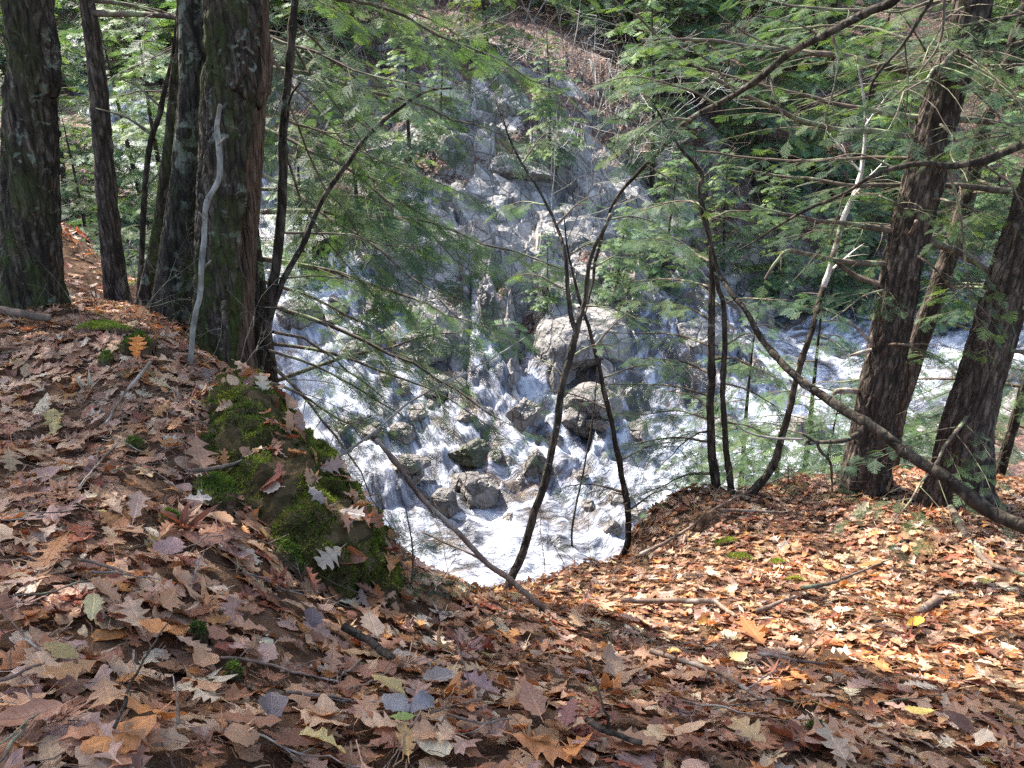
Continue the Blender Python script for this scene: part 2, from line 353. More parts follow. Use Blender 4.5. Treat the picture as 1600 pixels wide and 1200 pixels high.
def Fz(x, y):
    x = np.asarray(x, float).ravel(); y = np.asarray(y, float).ravel(); b = Bb(x, y); c = channel(x, y); wet = sm(-.25, .5, c)
    rocky = sm(46, 30, np.hypot(x * .9 + 1, y)) * sm(-17, -10, x) * sm(15, 8, x - (y - 20) * .2)
    cr = 1.0 * tilt_blocks(x, y, 3.6, 3, .8) + .42 * tilt_blocks(x, y, 1.4, 21, .8) + .10 * tilt_blocks(x, y, .5, 77) + .05 * ridge(xyz(x * .8, y * .8, 5 + 0 * x), 5)
    soft = .35 * fbm(xyz(x * .35, y * .35), 4)
    def groove(ax, ay, bx, by, w_, dp):
        q = np.clip(((x - ax) * (bx - ax) + (y - ay) * (by - ay)) / ((bx - ax) ** 2 + (by - ay) ** 2 + 1e-9), 0, 1); return dp * sm(w_, w_ * .45, np.hypot(x - ax - q * (bx - ax), y - ay - q * (by - ay)) + .12 * noise(xyz(x * 2, y * 2)))
    b = b - groove(.60, 18.2, .35, 22.3, .55, 1.3) - groove(-1.6, 28.9, -.9, 29.2, .8, 1.3)
    lowr = sm(-8.2, -8.9, b)                       # the flat river at the foot
    return b + soft * (1 - wet) * .6 + cr * rocky * (1 - .25 * wet) * (1 - .75 * lowr * wet) + .35 * sm(.1, -1.2, c) * rocky - .18 * wet - .35 * lowr * wet
def Wz(x, y):
    x = np.asarray(x, float).ravel(); y = np.asarray(y, float).ravel(); b = Bb(x, y); c = channel(x, y)
    blk = 1.0 * tilt_blocks(x, y, 3.6, 3, .8) * .7 + .42 * tilt_blocks(x, y, 1.4, 21, .8) * .6
    rap = .13 * ridge(xyz(x * 1.1, y * 1.1, 2 + 0 * x), 4) + .06 * fbm(xyz(x * 4, y * 2.8, 2 + 0 * x), 3)
    lowr = sm(-8.2, -8.9, b)
    return b + blk * .75 * (1 - .85 * lowr) + rap + .02 - .5 * sm(.15, -.35, c)
def mat_rock(name):
    m, t, o = newmat(name); a = attr(t); sx = t.nodes.new('ShaderNodeSeparateColor'); L(t, a.outputs['Color'], sx.inputs[0])
    v = coords(t); n = nz(t, v, 1.6, 8, .65, .4); n2 = nz(t, v, 9, 7, .7); n3 = nz(t, coords(t, (1, 1, 3)), 4, 6, .6, 1.)
    c = ramp(t, n.outputs[0], [(.25, (.07, .064, .06)), (.40, (.25, .235, .22)), (.58, (.45, .425, .40)), (.8, (.62, .60, .57))])
    c = mixc(t, .6, c, ramp(t, n2.outputs[0], [(.3, .4), (.62, 1.)]), 'MULTIPLY')
    crk = 1.
    for sc_, th_, rot_ in ((.7, .03, .5), (1.5, .03, 1.1)):
        wv = mixc(t, .25, coords(t, (1, 1, .45), rot=(.5, .3, rot_)), nz(t, v, 1.5, 4).outputs['Color'], 'ADD')
        ve = node(t, 'ShaderNodeTexVoronoi', i_Scale=sc_, feature='DISTANCE_TO_EDGE'); L(t, wv, ve.inputs['Vector'])
        k_ = ramp(t, ve.outputs['Distance'], [(.0, 0.), (th_, 1.)]); crk = mth(t, 'MULTIPLY', k_, crk)
        vc = node(t, 'ShaderNodeTexVoronoi', i_Scale=sc_, feature='F1'); L(t, wv, vc.inputs['Vector']); s9 = t.nodes.new('ShaderNodeSeparateColor'); L(t, vc.outputs['Color'], s9.inputs[0])
        c = mixc(t, .55, c, ramp(t, s9.outputs[0], [(0., .5), (1., 1.2)]), 'MULTIPLY')
    c = mixc(t, mth(t, 'MULTIPLY', mth(t, 'SUBTRACT', 1., crk), .55), c, (.035, .03, .028))
    rust = ramp(t, n3.outputs[0], [(.56, 0.), (.72, 1.)]); c = mixc(t, mth(t, 'MULTIPLY', rust, .45), c, (.20, .12, .07))
    # leaf litter (R), moss (G)
    vo = node(t, 'ShaderNodeTexVoronoi', i_Scale=9., feature='F1'); L(t, v, vo.inputs['Vector'])
    s2 = t.nodes.new('ShaderNodeSeparateColor'); L(t, vo.outputs['Color'], s2.inputs[0])
    lit = ramp(t, s2.outputs[0], [(.0, (.03, .014, .012)), (.4, (.075, .034, .026)), (.75, (.15, .07, .05)), (1., (.28, .16, .11))])
    lit = mixc(t, .6, lit, ramp(t, nz(t, v, .7, 4).outputs[0], [(.3, .35), (.7, 1.)]), 'MULTIPLY')
    lf = mth(t, 'ADD', sx.outputs[0], mth(t, 'SUBTRACT', n2.outputs[0], .5)); lf = mth(t, 'MULTIPLY', ramp(t, lf, [(.45, 0.), (.55, 1.)]), upz(t, .35, .6))
    c = mixc(t, lf, c, lit)
    mo = mth(t, 'ADD', sx.outputs[1], mth(t, 'MULTIPLY', mth(t, 'SUBTRACT', n.outputs[0], .5), 1.5)); mo = mth(t, 'MULTIPLY', ramp(t, mo, [(.5, 0.), (.62, 1.)]), .8)
    c = mixc(t, mo, c, mixc(t, n2.outputs[0], (.03, .045, .012), (.09, .13, .03)))
    rough = mth(t, 'ADD', mth(t, 'MULTIPLY', mth(t, 'SUBTRACT', 1., sx.outputs[2]), .45), .36)   # B = wet
    c = mixc(t, mth(t, 'MULTIPLY', sx.outputs[2], .8), c, mixc(t, 1., c, (.42, .38, .36, 1), 'MULTIPLY'))
    bm = bump(t, mth(t, 'ADD', mth(t, 'ADD', n2.outputs[0], mth(t, 'MULTIPLY', crk, .7)), mth(t, 'MULTIPLY', vo.outputs['Distance'], lf)), .8, .09)
    principled(t, o, c, rough, .5, bm); return m
M_ROCK = mat_rock('gorge_rock')
def gcol(x, y, z):
    c = channel(x, y); n = fbm(xyz(x * .4, y * .4, 8 + 0 * x), 4)
    litter = np.clip(.25 + .5 * sm(24, 34, y - .35 * x) + .5 * sm(10, 16, x - .3 * (y - 20)) + .4 * sm(-9, -14, x + .0 * y) + .6 * n, 0, 1) * sm(.15, -.5, c)
    moss = np.clip(.15 + .3 * n + .2 * sm(-.8, -.2, c), 0, 1) * sm(.4, -.1, c) * .6
    wet = .7 * sm(-.5, .1, c); return np.stack([litter, moss, wet], 1)
xs = axis_grid([(-70, -22, 1.5), (-22, -9, .22), (-9, 9, .07), (9, 24, .2), (24, 70, 1.2)]); ys = axis_grid([(3, 11.5, .35), (11.5, 26, .07), (26, 36, .12), (36, 54, .5), (54, 110, 2.)])
gorge = hgrid('gorge_slope', xs, ys, Fz, M_ROCK, gcol, smooth=False); tag(gorge, 'steep rocky far side of the gorge', 'slope', kind='structure')
def mat_water(name):
    m, t, o = newmat(name); a = attr(t); sx = t.nodes.new('ShaderNodeSeparateColor'); L(t, a.outputs['Color'], sx.inputs[0]); uv = attr(t, 'UVW').outputs['Vector']
    mp = node(t, 'ShaderNodeMapping'); mp.inputs['Scale'].default_value = (1, .36, 1); L(t, uv, mp.inputs[0]); f = mp.outputs[0]
    n = nz(t, f, 1.9, 7, .6, 1.5); n2 = nz(t, f, 8, 5, .65, .9)
    s = mth(t, 'ADD', mth(t, 'MULTIPLY', n.outputs[0], .68), mth(t, 'MULTIPLY', n2.outputs[0], .32))
    s = mth(t, 'ADD', s, mth(t, 'MULTIPLY', mth(t, 'SUBTRACT', sx.outputs[0], .5), .34))
    foam = ramp(t, s, [(.44, 0.), (.50, .35), (.58, 1.)])
    c = ramp(t, s, [(.40, (.025, .028, .030)), (.475, (.09, .095, .115)), (.54, (.25, .265, .32)), (.62, (.46, .485, .53))])
    brown = ramp(t, nz(t, f, 1.3, 4).outputs[0], [(.5, 0.), (.62, 1.)]); c = mixc(t, mth(t, 'MULTIPLY', mth(t, 'MULTIPLY', brown, mth(t, 'SUBTRACT', 1., foam)), .8), c, (.11, .075, .05))
    rough = mth(t, 'ADD', mth(t, 'MULTIPLY', foam, .5), .28)
    p = principled(t, o, c, rough, .4, bump(t, s, 1., .3)); return m
M_WATER = mat_water('white_water')
def flow_uv(x, y):
    """across / along coordinates following the main channel (angle blended along it)"""
    P = np.stack([x, y], 1); pts = np.array(CH[0][0], float)[:, :2]; s0 = 0; best = np.full(len(P), 1e9); U = np.zeros(len(P)); W = np.zeros(len(P))
    for a, b in zip(pts[:-1], pts[1:]):
        ab = b - a; ln = np.linalg.norm(ab); t = ((P - a) @ ab) / ln ** 2; tc = np.clip(t, 0, 1); d = np.linalg.norm(P - a - tc[:, None] * ab, axis=1)
        cr = (ab[0] * (P[:, 1] - a[1]) - ab[1] * (P[:, 0] - a[0])) / ln; m = d < best
        best = np.where(m, d, best); U = np.where(m, cr, U); W = np.where(m, s0 + t * ln, W); s0 += ln
    return np.stack([U, W, 0 * U], 1)
def water_mesh():
    xs = axis_grid([(-26, -9, .2), (-9, 10, .075), (10, 62, .35)]); ys = axis_grid([(9.5, 25, .075), (25, 50, .22)])
    X, Y = np.meshgrid(xs, ys); x, y = X.ravel(), Y.ravel(); c = channel(x, y); Q = gridq(len(ys), len(xs)); k = c > -.5
    Q = Q[k[Q].all(axis=1)]; used = np.unique(Q); mp = np.full(len(x), -1); mp[used] = np.arange(len(used)); Q = mp[Q]; x, y = x[used], y[used]
    z = Wz(x, y); c = channel(x, y); b = Bb(x, y)
    e = .25; steep = np.hypot(Bs(x + e, y) - b, Bs(x, y + e) - b) / e
    thick = np.clip((z - Fz(x, y)) / .5, -.5, 1)
    n = fbm(xyz(x * .7, y * .7, 4 + 0 * x), 4)
    foam = .27 + .42 * n + .25 * thick + .16 * sm(-8.5, -8.95, b) * sm(.0, .4, c) - .25 * sm(.2, -.2, c)
    foam = foam - .10 * sm(6, 10, x) + .08 * sm(2, 5, x) * sm(-8.0, -8.8, b) + .22 * sm(-8.5, -8.0, b) * sm(-1.6, -2.6, x) + .35 * sm(-8.6, -8.2, b) * sm(-1.6, -1.0, x) * sm(1, .6, np.abs(x - .6)) * 1.0
    return mesh('river', np.stack([x, y, z], 1), Q, M_WATER, col=np.stack([np.clip(foam, 0, 1)] * 3, 1), uv=np.stack([x * .8 + y * .25, y * 1.0 - x * .5, 0 * x], 1) if False else flow_uv(x, y) + .0)
river = water_mesh(); tag(river, 'white water rushing down the rocky gorge', 'river', kind='structure')
# ------------------------------------------------------------------ conifer sprays and boughs
vr = np.random.RandomState(5)
def spray_template(nt_, spacing, nl, nw, rg):
    """flat feathery twig, unit length along +x, in the xy plane"""
    V = []; T = []
    def needle(p, d, l):
        n = np.array((-d[1], d[0], 0)); k = len(V)
        V.extend([p - n * nw, p + n * nw, p + d * l + np.array((0, 0, rg.uniform(-.25, .15) * l))]); T.append((k, k + 1, k + 2))
    def twig(p0, d, ln):
        s = 0.02
        while s < ln:
            p = p0 + d * s + np.array((0, 0, -.10 * (p0[0] + d[0] * s) ** 2))
            for sd in (-1, 1):
                a = R(62 + rg.uniform(-12, 12)) * sd; dd = np.array((d[0] * math.cos(a) - d[1] * math.sin(a), d[0] * math.sin(a) + d[1] * math.cos(a), 0))
                needle(p, dd, nl * rg.uniform(.7, 1.1) * (1 if s < ln * .85 else .7))
            s += spacing
        needle(p0 + d * ln + np.array((0, 0, -.1 * (p0[0] + d[0] * ln) ** 2)), d, nl * .8)
    twig(np.zeros(3), np.array((1., 0, 0)), 1.)
    for k in range(nt_):
        s = .06 + .86 * (k + .5) / nt_; sd = 1 if k % 2 else -1; a = R(rg.uniform(42, 58)) * sd
        twig(np.array((s, 0, 0)), np.array((math.cos(a), math.sin(a), 0)), (.55 * (1 - s) + .10) * rg.uniform(.7, 1.15))
    return np.array(V), np.array(T)
SPRAY = {'hi': [spray_template(12, .035, .068, .013, vr) for _ in range(5)], 'mid': [spray_template(9, .06, .09, .026, vr) for _ in range(4)],
      'far': [spray_template(6, .13, .17, .05, vr) for _ in range(4)]}
GREENS = np.array([(.050, .088, .044), (.064, .106, .052), (.092, .135, .056), (.044, .082, .054), (.066, .102, .07)])
def emit(acc, pos, dirs, up, size, lod, col):
    """instances of sprays: pos (k,3), dirs (k,3) pointing out, up (k,3)"""
    if not len(pos): return
    a = nrm(dirs); u = nrm(up - a * (up * a).sum(1, keepdims=True)); b = np.cross(u, a); Fm = np.stack([a, b, u], 2)
    tp = vr.randint(0, len(SPRAY[lod]), len(pos))
    for k in range(len(SPRAY[lod])):
        i = np.nonzero(tp == k)[0]
        if not len(i): continue
        V, T = SPRAY[lod][k]; m = len(V)
        W = np.einsum('kij,mj->kmi', Fm[i], V) * size[i][:, None, None] + pos[i][:, None]
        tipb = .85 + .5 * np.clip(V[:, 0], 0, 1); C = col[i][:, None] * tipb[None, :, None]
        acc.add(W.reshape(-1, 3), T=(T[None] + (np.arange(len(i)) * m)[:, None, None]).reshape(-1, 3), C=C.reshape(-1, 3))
def bough(axis, r0, r1, wood, leaf, rg, lod='hi', spread=.42, ds=.085, leafy=1., s0=.15, spray=.16, upv=(0, 0, 1), tint=(1, 1, 1), sides=6, droop=.25, wcol=(1, 0, 0)):
    axis = np.asarray(axis, float); n = len(axis); seg = np.linalg.norm(np.diff(axis, axis=0), axis=1); Lt = seg.sum(); cum = np.concatenate([[0], np.cumsum(seg)])
    V, Q = tube(axis, np.linspace(r0, r1, n), sides); wood.add(V, Q)
    upv = np.array(upv, float); s = s0 * Lt; sd = 1; P_, D_, U_, S_, C_ = [], [], [], [], []
    tint = np.array(tint)
    while s < Lt:
        f = s / Lt; p = np.array([np.interp(s, cum, axis[:, k]) for k in range(3)]); p2 = np.array([np.interp(min(Lt, s + .05), cum, axis[:, k]) for k in range(3)])
        t = p2 - p; t = t / (np.linalg.norm(t) + 1e-9) if np.linalg.norm(t) > 1e-6 else nrm(axis[-1] - axis[-2])
        b = np.cross(upv, t); b = b / (np.linalg.norm(b) + 1e-9); a = R(rg.uniform(38, 62)); d = t * math.cos(a) + b * sd * math.sin(a) + np.array((0, 0, rg.uniform(-.12, .1)))
        d = d / np.linalg.norm(d); ln = spread * Lt * ((1 - f) ** .7 * .9 + .12) * rg.uniform(.55, 1.15)
        m = 6; q = np.linspace(0, 1, m)[:, None]; pts = p + d * ln * q + np.array((0, 0, -1)) * droop * ln * q ** 2 + t * ln * .15 * q ** 2
        pts += rg.normal(0, .012 * ln, (m, 3)) * q
        V, Q = tube(pts, np.linspace(max(.0012, r0 * .28 * (1 - f) + .0012), .0008, m), 3); wood.add(V, Q)
        if rg.rand() < leafy:
            ss = rg.uniform(.1, .3) * ln; s2 = 1
            base = GREENS[rg.randint(len(GREENS))] * rg.uniform(.75, 1.3) * tint
            while ss < ln:
                g = ss / ln; pp = np.array([np.interp(g, q[:, 0], pts[:, k]) for k in range(3)]); td = nrm(pts[min(m - 1, int(g * (m - 1)) + 1)] - pts[int(g * (m - 1))] + 1e-9)
                bb = np.cross(upv, td); bb = bb / (np.linalg.norm(bb) + 1e-9); aa = R(rg.uniform(35, 60)); P_.append(pp); D_.append(td * math.cos(aa) + bb * s2 * math.sin(aa) + np.array((0, 0, rg.uniform(-.35, .05))))
                U_.append(upv + rg.normal(0, .22, 3)); S_.append(spray * rg.uniform(.6, 1.1)); C_.append(base * rg.uniform(.85, 1.15)); ss += spray * .42; s2 = -s2
            P_.append(pts[-1]); D_.append(pts[-1] - pts[-2] + 1e-9); U_.append(upv + rg.normal(0, .2, 3)); S_.append(spray * rg.uniform(.7, 1.1)); C_.append(base)
        s += ds * rg.uniform(.7, 1.3); sd = -sd
    if P_: emit(leaf, np.array(P_), np.array(D_), np.array(U_), np.array(S_), lod, np.array(C_))
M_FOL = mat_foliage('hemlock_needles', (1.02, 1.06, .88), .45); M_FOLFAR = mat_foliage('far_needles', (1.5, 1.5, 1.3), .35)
M_TWIG = mat_simple_bark('twig_bark', (.055, .042, .032), (.16, .12, .095), 14, (.20, .22, .13))
M_PALE = mat_simple_bark('pale_bark', (.12, .108, .095), (.28, .255, .23), 18, (.12, .10, .085))
M_BIRCH = mat_simple_bark('birch_bark', (.36, .32, .28), (.70, .67, .62), 10, (.16, .11, .08))
M_DEADW = mat_simple_bark('dead_wood', (.08, .055, .04), (.23, .16, .12), 16, (.30, .26, .22))
M_BIG1 = mat_bark('mossy_bark', (.055, .042, .032), (.19, .148, .115), .30, .10, mosscol=(.044, .054, .016))
M_BIG2 = mat_bark('furrowed_bark', (.078, .060, .048), (.235, .185, .148), .0, .0)
M_BIG3 = mat_bark('lichen_bark', (.055, .048, .038), (.16, .14, .11), .12, .45, fs=6, mosscol=(.05,.065,.02))
M_SAP = mat_bark('sapling_bark', (.06, .048, .036), (.15, .12, .09), .0, .05, fs=5)
# ------------------------------------------------------------------ trunks
def world_path(pts):
    return np.array([atY(p[0], p[1], p[2]) for p in pts]), np.array([p[3] * (p[2] / ray(p[0], p[1])[1]) / FPX / 2 for p in pts])
def big_trunk(parent, pts, mat, ext=6., sides=96, disp=.012, flare=.6, sink=.4, lean=.55, step=.02, heart=None, mossdir=None, name='trunk', seed=0, rtop=.5, lobes=5):
    W, rr = world_path(pts)
    d0 = nrm(W[0] - W[1]) * .3 + np.array((0, 0, -.7)); base = W[0] + nrm(d0) * sink
    P = [base] + list(W); rr = [rr[0] * 1.0] + list(rr); vis = len(P)
    if ext > 0:
        d = nrm(W[-1] - W[-2]) * (1 - lean) + np.array((0, 0, lean)); d = nrm(d)
        for k in (.35, .7, 1.): P.append(W[-1] + d * ext * k + np.array((0, 0, .03 * ext * k))); rr.append(rr[vis - 1] * (1 - (1 - rtop) * k))
    P = np.array(P); rr = np.array(rr); cl = np.concatenate([[0], np.cumsum(np.linalg.norm(np.diff(P, axis=0), axis=1))])
    lv = cl[vis - 1]; n1 = max(8, int(lv / step)); sv = np.concatenate([np.linspace(0, lv, n1), np.linspace(lv, cl[-1], max(3, int((cl[-1] - lv) / .15)))[1:]]) if ext > 0 else np.linspace(0, lv, n1)
    dense = catmull(P, 400); dl = np.concatenate([[0], np.cumsum(np.linalg.norm(np.diff(dense, axis=0), axis=1))]); dl *= cl[-1] / dl[-1]
    A = np.stack([np.interp(sv, dl, dense[:, k]) for k in range(3)], 1); rad = np.interp(sv, cl, rr)
    T, N, B = frames(A); th = np.linspace(0, 2 * math.pi, sides, endpoint=False); c, s = np.cos(th), np.sin(th)
    S, TH = np.meshgrid(sv, th, indexing='ij'); rg = rad[:, None] * np.ones_like(TH); above = np.maximum(S - sink, 0)
    fl = np.exp(-above / (.9 * rr[1] + .12)); rg = rg * (1 + flare * fl * (1 + .45 * np.cos(TH * lobes + seed)) )
    q = np.stack([(np.cos(TH) * rad[:, None]).ravel(), (np.sin(TH) * rad[:, None]).ravel(), S.ravel()], 1) + seed * 3.1
    fur = ridge(q * np.array((15, 15, 5.)), 4, .6).reshape(S.shape); low = fbm(q * np.array((3, 3, 1.2)), 3).reshape(S.shape)
    dsp = disp * (fur - .6) + rg * .07 * low
    D = N[:, None] * c[None, :, None] + B[:, None] * s[None, :, None]
    colr = np.zeros((S.size, 3)); worldn = D.reshape(-1, 3)
    moss = np.clip(.35 + .5 * (worldn @ np.array(mossdir if mossdir is not None else (-.7, -.2, 0))) + .9 * np.exp(-above / .5).ravel(), 0, 1); colr[:, 1] = moss
    if heart is not None:
        hd, hw, h0, h1 = heart; ca = worldn @ nrm(np.array(hd, float)); edge = ca + .34 * fbm(np.stack([S.ravel() * 1.4, TH.ravel() * .7, 0 * S.ravel()], 1), 5) * sm(1.2, .6, ca)
        hm = sm(hw, hw + .07, edge) * sm(h0 - .2, h0 + .2, S.ravel()) * sm(h1 + .3, h1, S.ravel()); colr[:, 0] = hm
        grain = ridge(q * np.array((26, 26, 1.3)), 3).reshape(S.shape); dsp = dsp * (1 - hm.reshape(S.shape)) + hm.reshape(S.shape) * (-.03 + .016 * (grain - .5) - .07 * sm(.55, .9, fbm(q * np.array((5, 5, 1.)), 3).reshape(S.shape) + .35))
        colr[:, 1] *= 1 - hm
    V = A[:, None] + D * (rg + dsp)[..., None]
    return mesh(name, V.reshape(-1, 3), gridq(len(sv), sides, True), mat, parent, colr), A, rad
def tag_tree(name, label, cat='tree', group=None): return thing(name, label, cat, group)
def crown(parent, A, rad, z0, z1, n, Ln, rg, lod='mid', leafy=1., mat=None, az=None, spread=.42, ds=.16, spray=.26, tint=(1, 1, 1), pitch=(-.25, .15), name='crown', zc=None):
    """many boughs joined as one crown mesh (for the high or far part of a tree)"""
    w = Acc(); l = Acc()
    for k in range(n):
        z = z0 + (z1 - z0) * (k + rg.rand()) / n; i = int(np.argmin(np.abs(A[:, 2] - z))); p = A[i].copy(); a = rg.uniform(*(az or (0, 6.283))); f = (z - z0) / max(.1, (z1 - z0))
        ln = Ln * (1 - .75 * f) * rg.uniform(.6, 1.1); d = np.array((math.cos(a), math.sin(a), rg.uniform(*pitch))); m = 9; q = np.linspace(0, 1, m)[:, None]
        pts = p + d * ln * q + np.array((0, 0, -1)) * .18 * ln * q ** 2 + np.cumsum(rg.normal(0, .015 * ln, (m, 3)), 0) * q
        bough(pts, max(.008, min(rad[i] * .35, .014 * ln + .006)), .003, w, l, rg, lod, spread, ds, leafy, .18, spray, tint=tint, sides=5)
    o = w.build(name, M_TWIG, parent)
    if l.n: l.build('foliage', mat or M_FOL, o, smooth=False)
    return o
# shared bough meshes of several lengths, alive and dead
BM = {}
def bank(key, L_, nvar, **kw):
    BM[key] = []
    for k in range(nvar):
        rg = np.random.RandomState(1000 + 17 * k + int(L_ * 10)); w = Acc(); l = Acc(); m = 12; q = np.linspace(0, 1, m)[:, None]
        pts = np.array((1., 0, .12)) * L_ * q + np.array((0, 0, -1)) * .22 * L_ * q ** 2 + np.cumsum(rg.normal(0, .014 * L_, (m, 3)), 0) * q
        bough(pts, .008 * L_ + .002, .0018, w, l, rg, **kw)
        wm = w.build('branch', M_TWIG); me = wm.data; bpy.data.objects.remove(wm); fm = None
        if l.n: fo = l.build('foliage', M_FOL, smooth=False); fm = fo.data; bpy.data.objects.remove(fo)
        BM[key].append((me, fm))
bank('near1', 1.1, 4, lod='hi', spread=.42, ds=.07, spray=.13)
bank('near2', 1.9, 4, lod='hi', spread=.38, ds=.085, spray=.15)
bank('thin2', 1.8, 3, lod='hi', spread=.42, ds=.11, spray=.13, leafy=.55)
bank('dead', 1.3, 4, lod='hi', spread=.45, ds=.10, leafy=0.)
def put_bough(parent, p, az, pitch, sc, key, rg, roll=0.):
    me, fm = BM[key][rg.randint(len(BM[key]))]
    M = Matrix.Translation(Vector(p)) @ Matrix.Rotation(az, 4, 'Z') @ Matrix.Rotation(-pitch, 4, 'Y') @ Matrix.Rotation(roll, 4, 'X') @ Matrix.Scale(sc, 4)
    b = shared('branch', me, parent, M)
    if fm: shared('foliage', fm, b)
    return b
def limb_px(parent, pts, mat, name='branch', sides=8, n=None, leaf=None, **kw):
    """a branch drawn through known points; leaf = dict of bough options"""
    W, rr = world_path(pts); n = n or max(8, len(pts) * 5); A = catmull(W, n); rad = np.interp(np.linspace(0, 1, n), np.linspace(0, 1, len(rr)), rr)
    A = A + .009 * np.stack([fbm(A * 3.5 + k * 9., 4) for k in range(3)], 1)
    rad = rad * (.93 + .16 * np.maximum(0, noise(A * 13)) ** 2 * 4 + .07 * noise(A * 30))
    if leaf is None:
        w = Acc(); cap_tube(w, A, rad, sides, C=(0, .6, 0)); return w.build(name, mat, parent)
    w = Acc(); l = Acc(); kw = dict(leaf); rg = np.random.RandomState(kw.pop('seed', 1)); kw.setdefault('lod', 'hi')
    bough(A, rad[0], max(rad[-1], .001), w, l, rg, sides=sides, **kw)
    o = w.build(name, mat, parent)
    if l.n: l.build('foliage', M_FOL, o, smooth=False)
    return o
# ------------------------------------------------------------------ near trees on the left of the bank
def tips(parent, A, z0, z1, n, az, key, sc, rg, pitch=(-.2, .2)):
    for k in range(n):
        z = z0 + (z1 - z0) * (k + rg.rand()) / n; i = int(np.argmin(np.abs(A[:, 2] - z)))
        put_bough(parent, A[i], rg.uniform(*az), rg.uniform(*pitch), sc * rg.uniform(.7, 1.15), key if isinstance(key, str) else key[rg.randint(len(key))], rg, rg.uniform(-.2, .2))
def baseY(px, py): return hit(px, py)[1]
rg = np.random.RandomState(3)
M_STICK = mat_simple_bark('grey_stick_bark', (.10, .09, .075), (.34, .32, .28), 26, (.14, .12, .09))
Y = baseY(45, 482)
t = tag_tree('hemlock_tree', 'thick mossy furrowed trunk at the far left edge, above the leafy bank')
_, A1, r1 = big_trunk(t, [(46, 478, Y, 76), (49, 300, Y, 72), (47, 150, Y, 70), (42, 0, Y, 68)], M_BIG1, 8, mossdir=(-1, -.3, 0), seed=1, flare=.35)
crown(t, A1, r1, 3.0, 8.0, 22, 2.8, rg, 'mid', az=(1.6, 6.0))
Y = baseY(185, 490) + 1.2
t = tag_tree('hemlock_tree', 'slender reddish brown trunk standing behind the leafy hollow, right of the thick mossy trunk')
_, A2, r2 = big_trunk(t, [(188, 500, Y, 34), (180, 440, Y, 31), (165, 280, Y, 28), (152, 120, Y, 24), (136, 0, Y, 21)], M_BIG2, 6, 48, .008, seed=2, flare=.3)
tips(t, A2, .2, 1.6, 6, (-.6, 3.8), ('dead', 'thin2'), 1.3, rg); crown(t, A2, r2, 1.4, 7.5, 20, 2.3, rg, 'mid', az=(2.0, 5.0))
Y2 = Y - .4
t = tag_tree('sapling', 'thin bent mossy stem between the slender trunk and the twin trunk', 'sapling')
limb_px(t, [(218, 478, Y2, 11), (222, 400, Y2, 10), (230, 250, Y2, 10), (250, 170, Y2, 9), (268, 100, Y2, 7), (280, 0, Y2, 6), (290, -120, Y2, 4)], M_SAP, 'stem')
for a, b in [((222, 300, Y2, 4), (300, 230, Y2 + .3, 2)), ((236, 210, Y2, 5), (150, 170, Y2, 2)), ((250, 170, Y2, 4), (180, 120, Y2, 1.5))]: limb_px(t, [a, ((a[0]+b[0])/2, (a[1]+b[1])/2 - 8, a[2], 3), b], M_TWIG)
t = tag_tree('sapling', 'very thin dark sapling just left of the slender reddish trunk base, broken off short', 'sapling')
limb_px(t, [(96, 492, Y - .9, 9), (93, 440, Y - .9, 7), (90, 420, Y - .9, 5)], M_SAP, 'stem')
Y = baseY(275, 510) + .25
t = tag_tree('maple_tree', 'straight lichen speckled trunk pressed against the left of the split trunk')
_, A3, r3 = big_trunk(t, [(268, 505, Y, 58), (276, 400, Y, 48), (293, 250, Y, 42), (301, 0, Y, 38)], M_BIG3, 8, 72, .006, seed=3, flare=.25, mossdir=(.2, -.6, 0))
crown(t, A3, r3, 4.5, 9.0, 10, 2.2, rg, 'mid', az=(2.0, 4.4))
t = tag_tree('maple_tree', 'dark leaning stem rising just left of the lichen speckled trunk')
big_trunk(t, [(228, 490, Y + .5, 26), (246, 380, Y + .5, 22), (262, 260, Y + .5, 19), (274, 120, Y + .5, 14), (284, 0, Y + .5, 12)], M_BIG1, 5, 40, .005, seed=4, flare=.4, mossdir=(.2, -.6, 0))
Y = baseY(352, 575)
t = tag_tree('old_maple_tree', 'thick mossy old trunk with its right side split open to rotten wood')
_, A4, r4 = big_trunk(t, [(350, 566, Y, 90), (354, 450, Y, 88), (361, 300, Y, 98), (369, 150, Y, 100), (376, 0, Y, 102)], M_BIG1, 9, 140, .013, seed=5, flare=.2, step=.012, heart=((1, .22, 0), .50, .15, 7.0), mossdir=(-.5, -.75, 0))
crown(t, A4, r4, 3.6, 9.5, 18, 2.5, rg, 'mid', az=(2.0, 4.4))
Yp = hit(298, 572)[1]
p = limb_px(None, [(298, 575, Yp, 9), (301, 530, Yp, 9), (307, 490, Yp, 9), (315, 455, Yp + .03, 9), (317, 395, Yp + .06, 9), (322, 340, Yp + .1, 9), (327, 315, Yp + .13, 9), (343, 280, Yp + .15, 9), (345, 255, Yp + .16, 10), (339, 205, Yp + .18, 9), (340, 190, Yp + .18, 8), (347, 163, Yp + .2, 7)], M_STICK, 'leaning_stick', 12, 110)
for (a_, b_) in [((318, 420), (330, 408)), ((322, 345), (312, 332)), ((341, 225), (350, 215))]:
    limb_px(p, [(a_[0], a_[1], Yp + .06, 5), (b_[0], b_[1], Yp + .04, 3)], M_STICK, 'side_stub', 6, 6)
tag(p, 'crooked pale grey dead stem leaning against the split mossy trunk', 'stick')
Yp = hit(355, 585)[1]
p = limb_px(None, [(353, 585, Yp, 8), (352, 520, Yp, 8), (349, 470, Yp + .1, 7)], M_SAP, 'root_shoot', 8); tag(p, 'short brown shoot at the foot of the split mossy trunk', 'shoot')
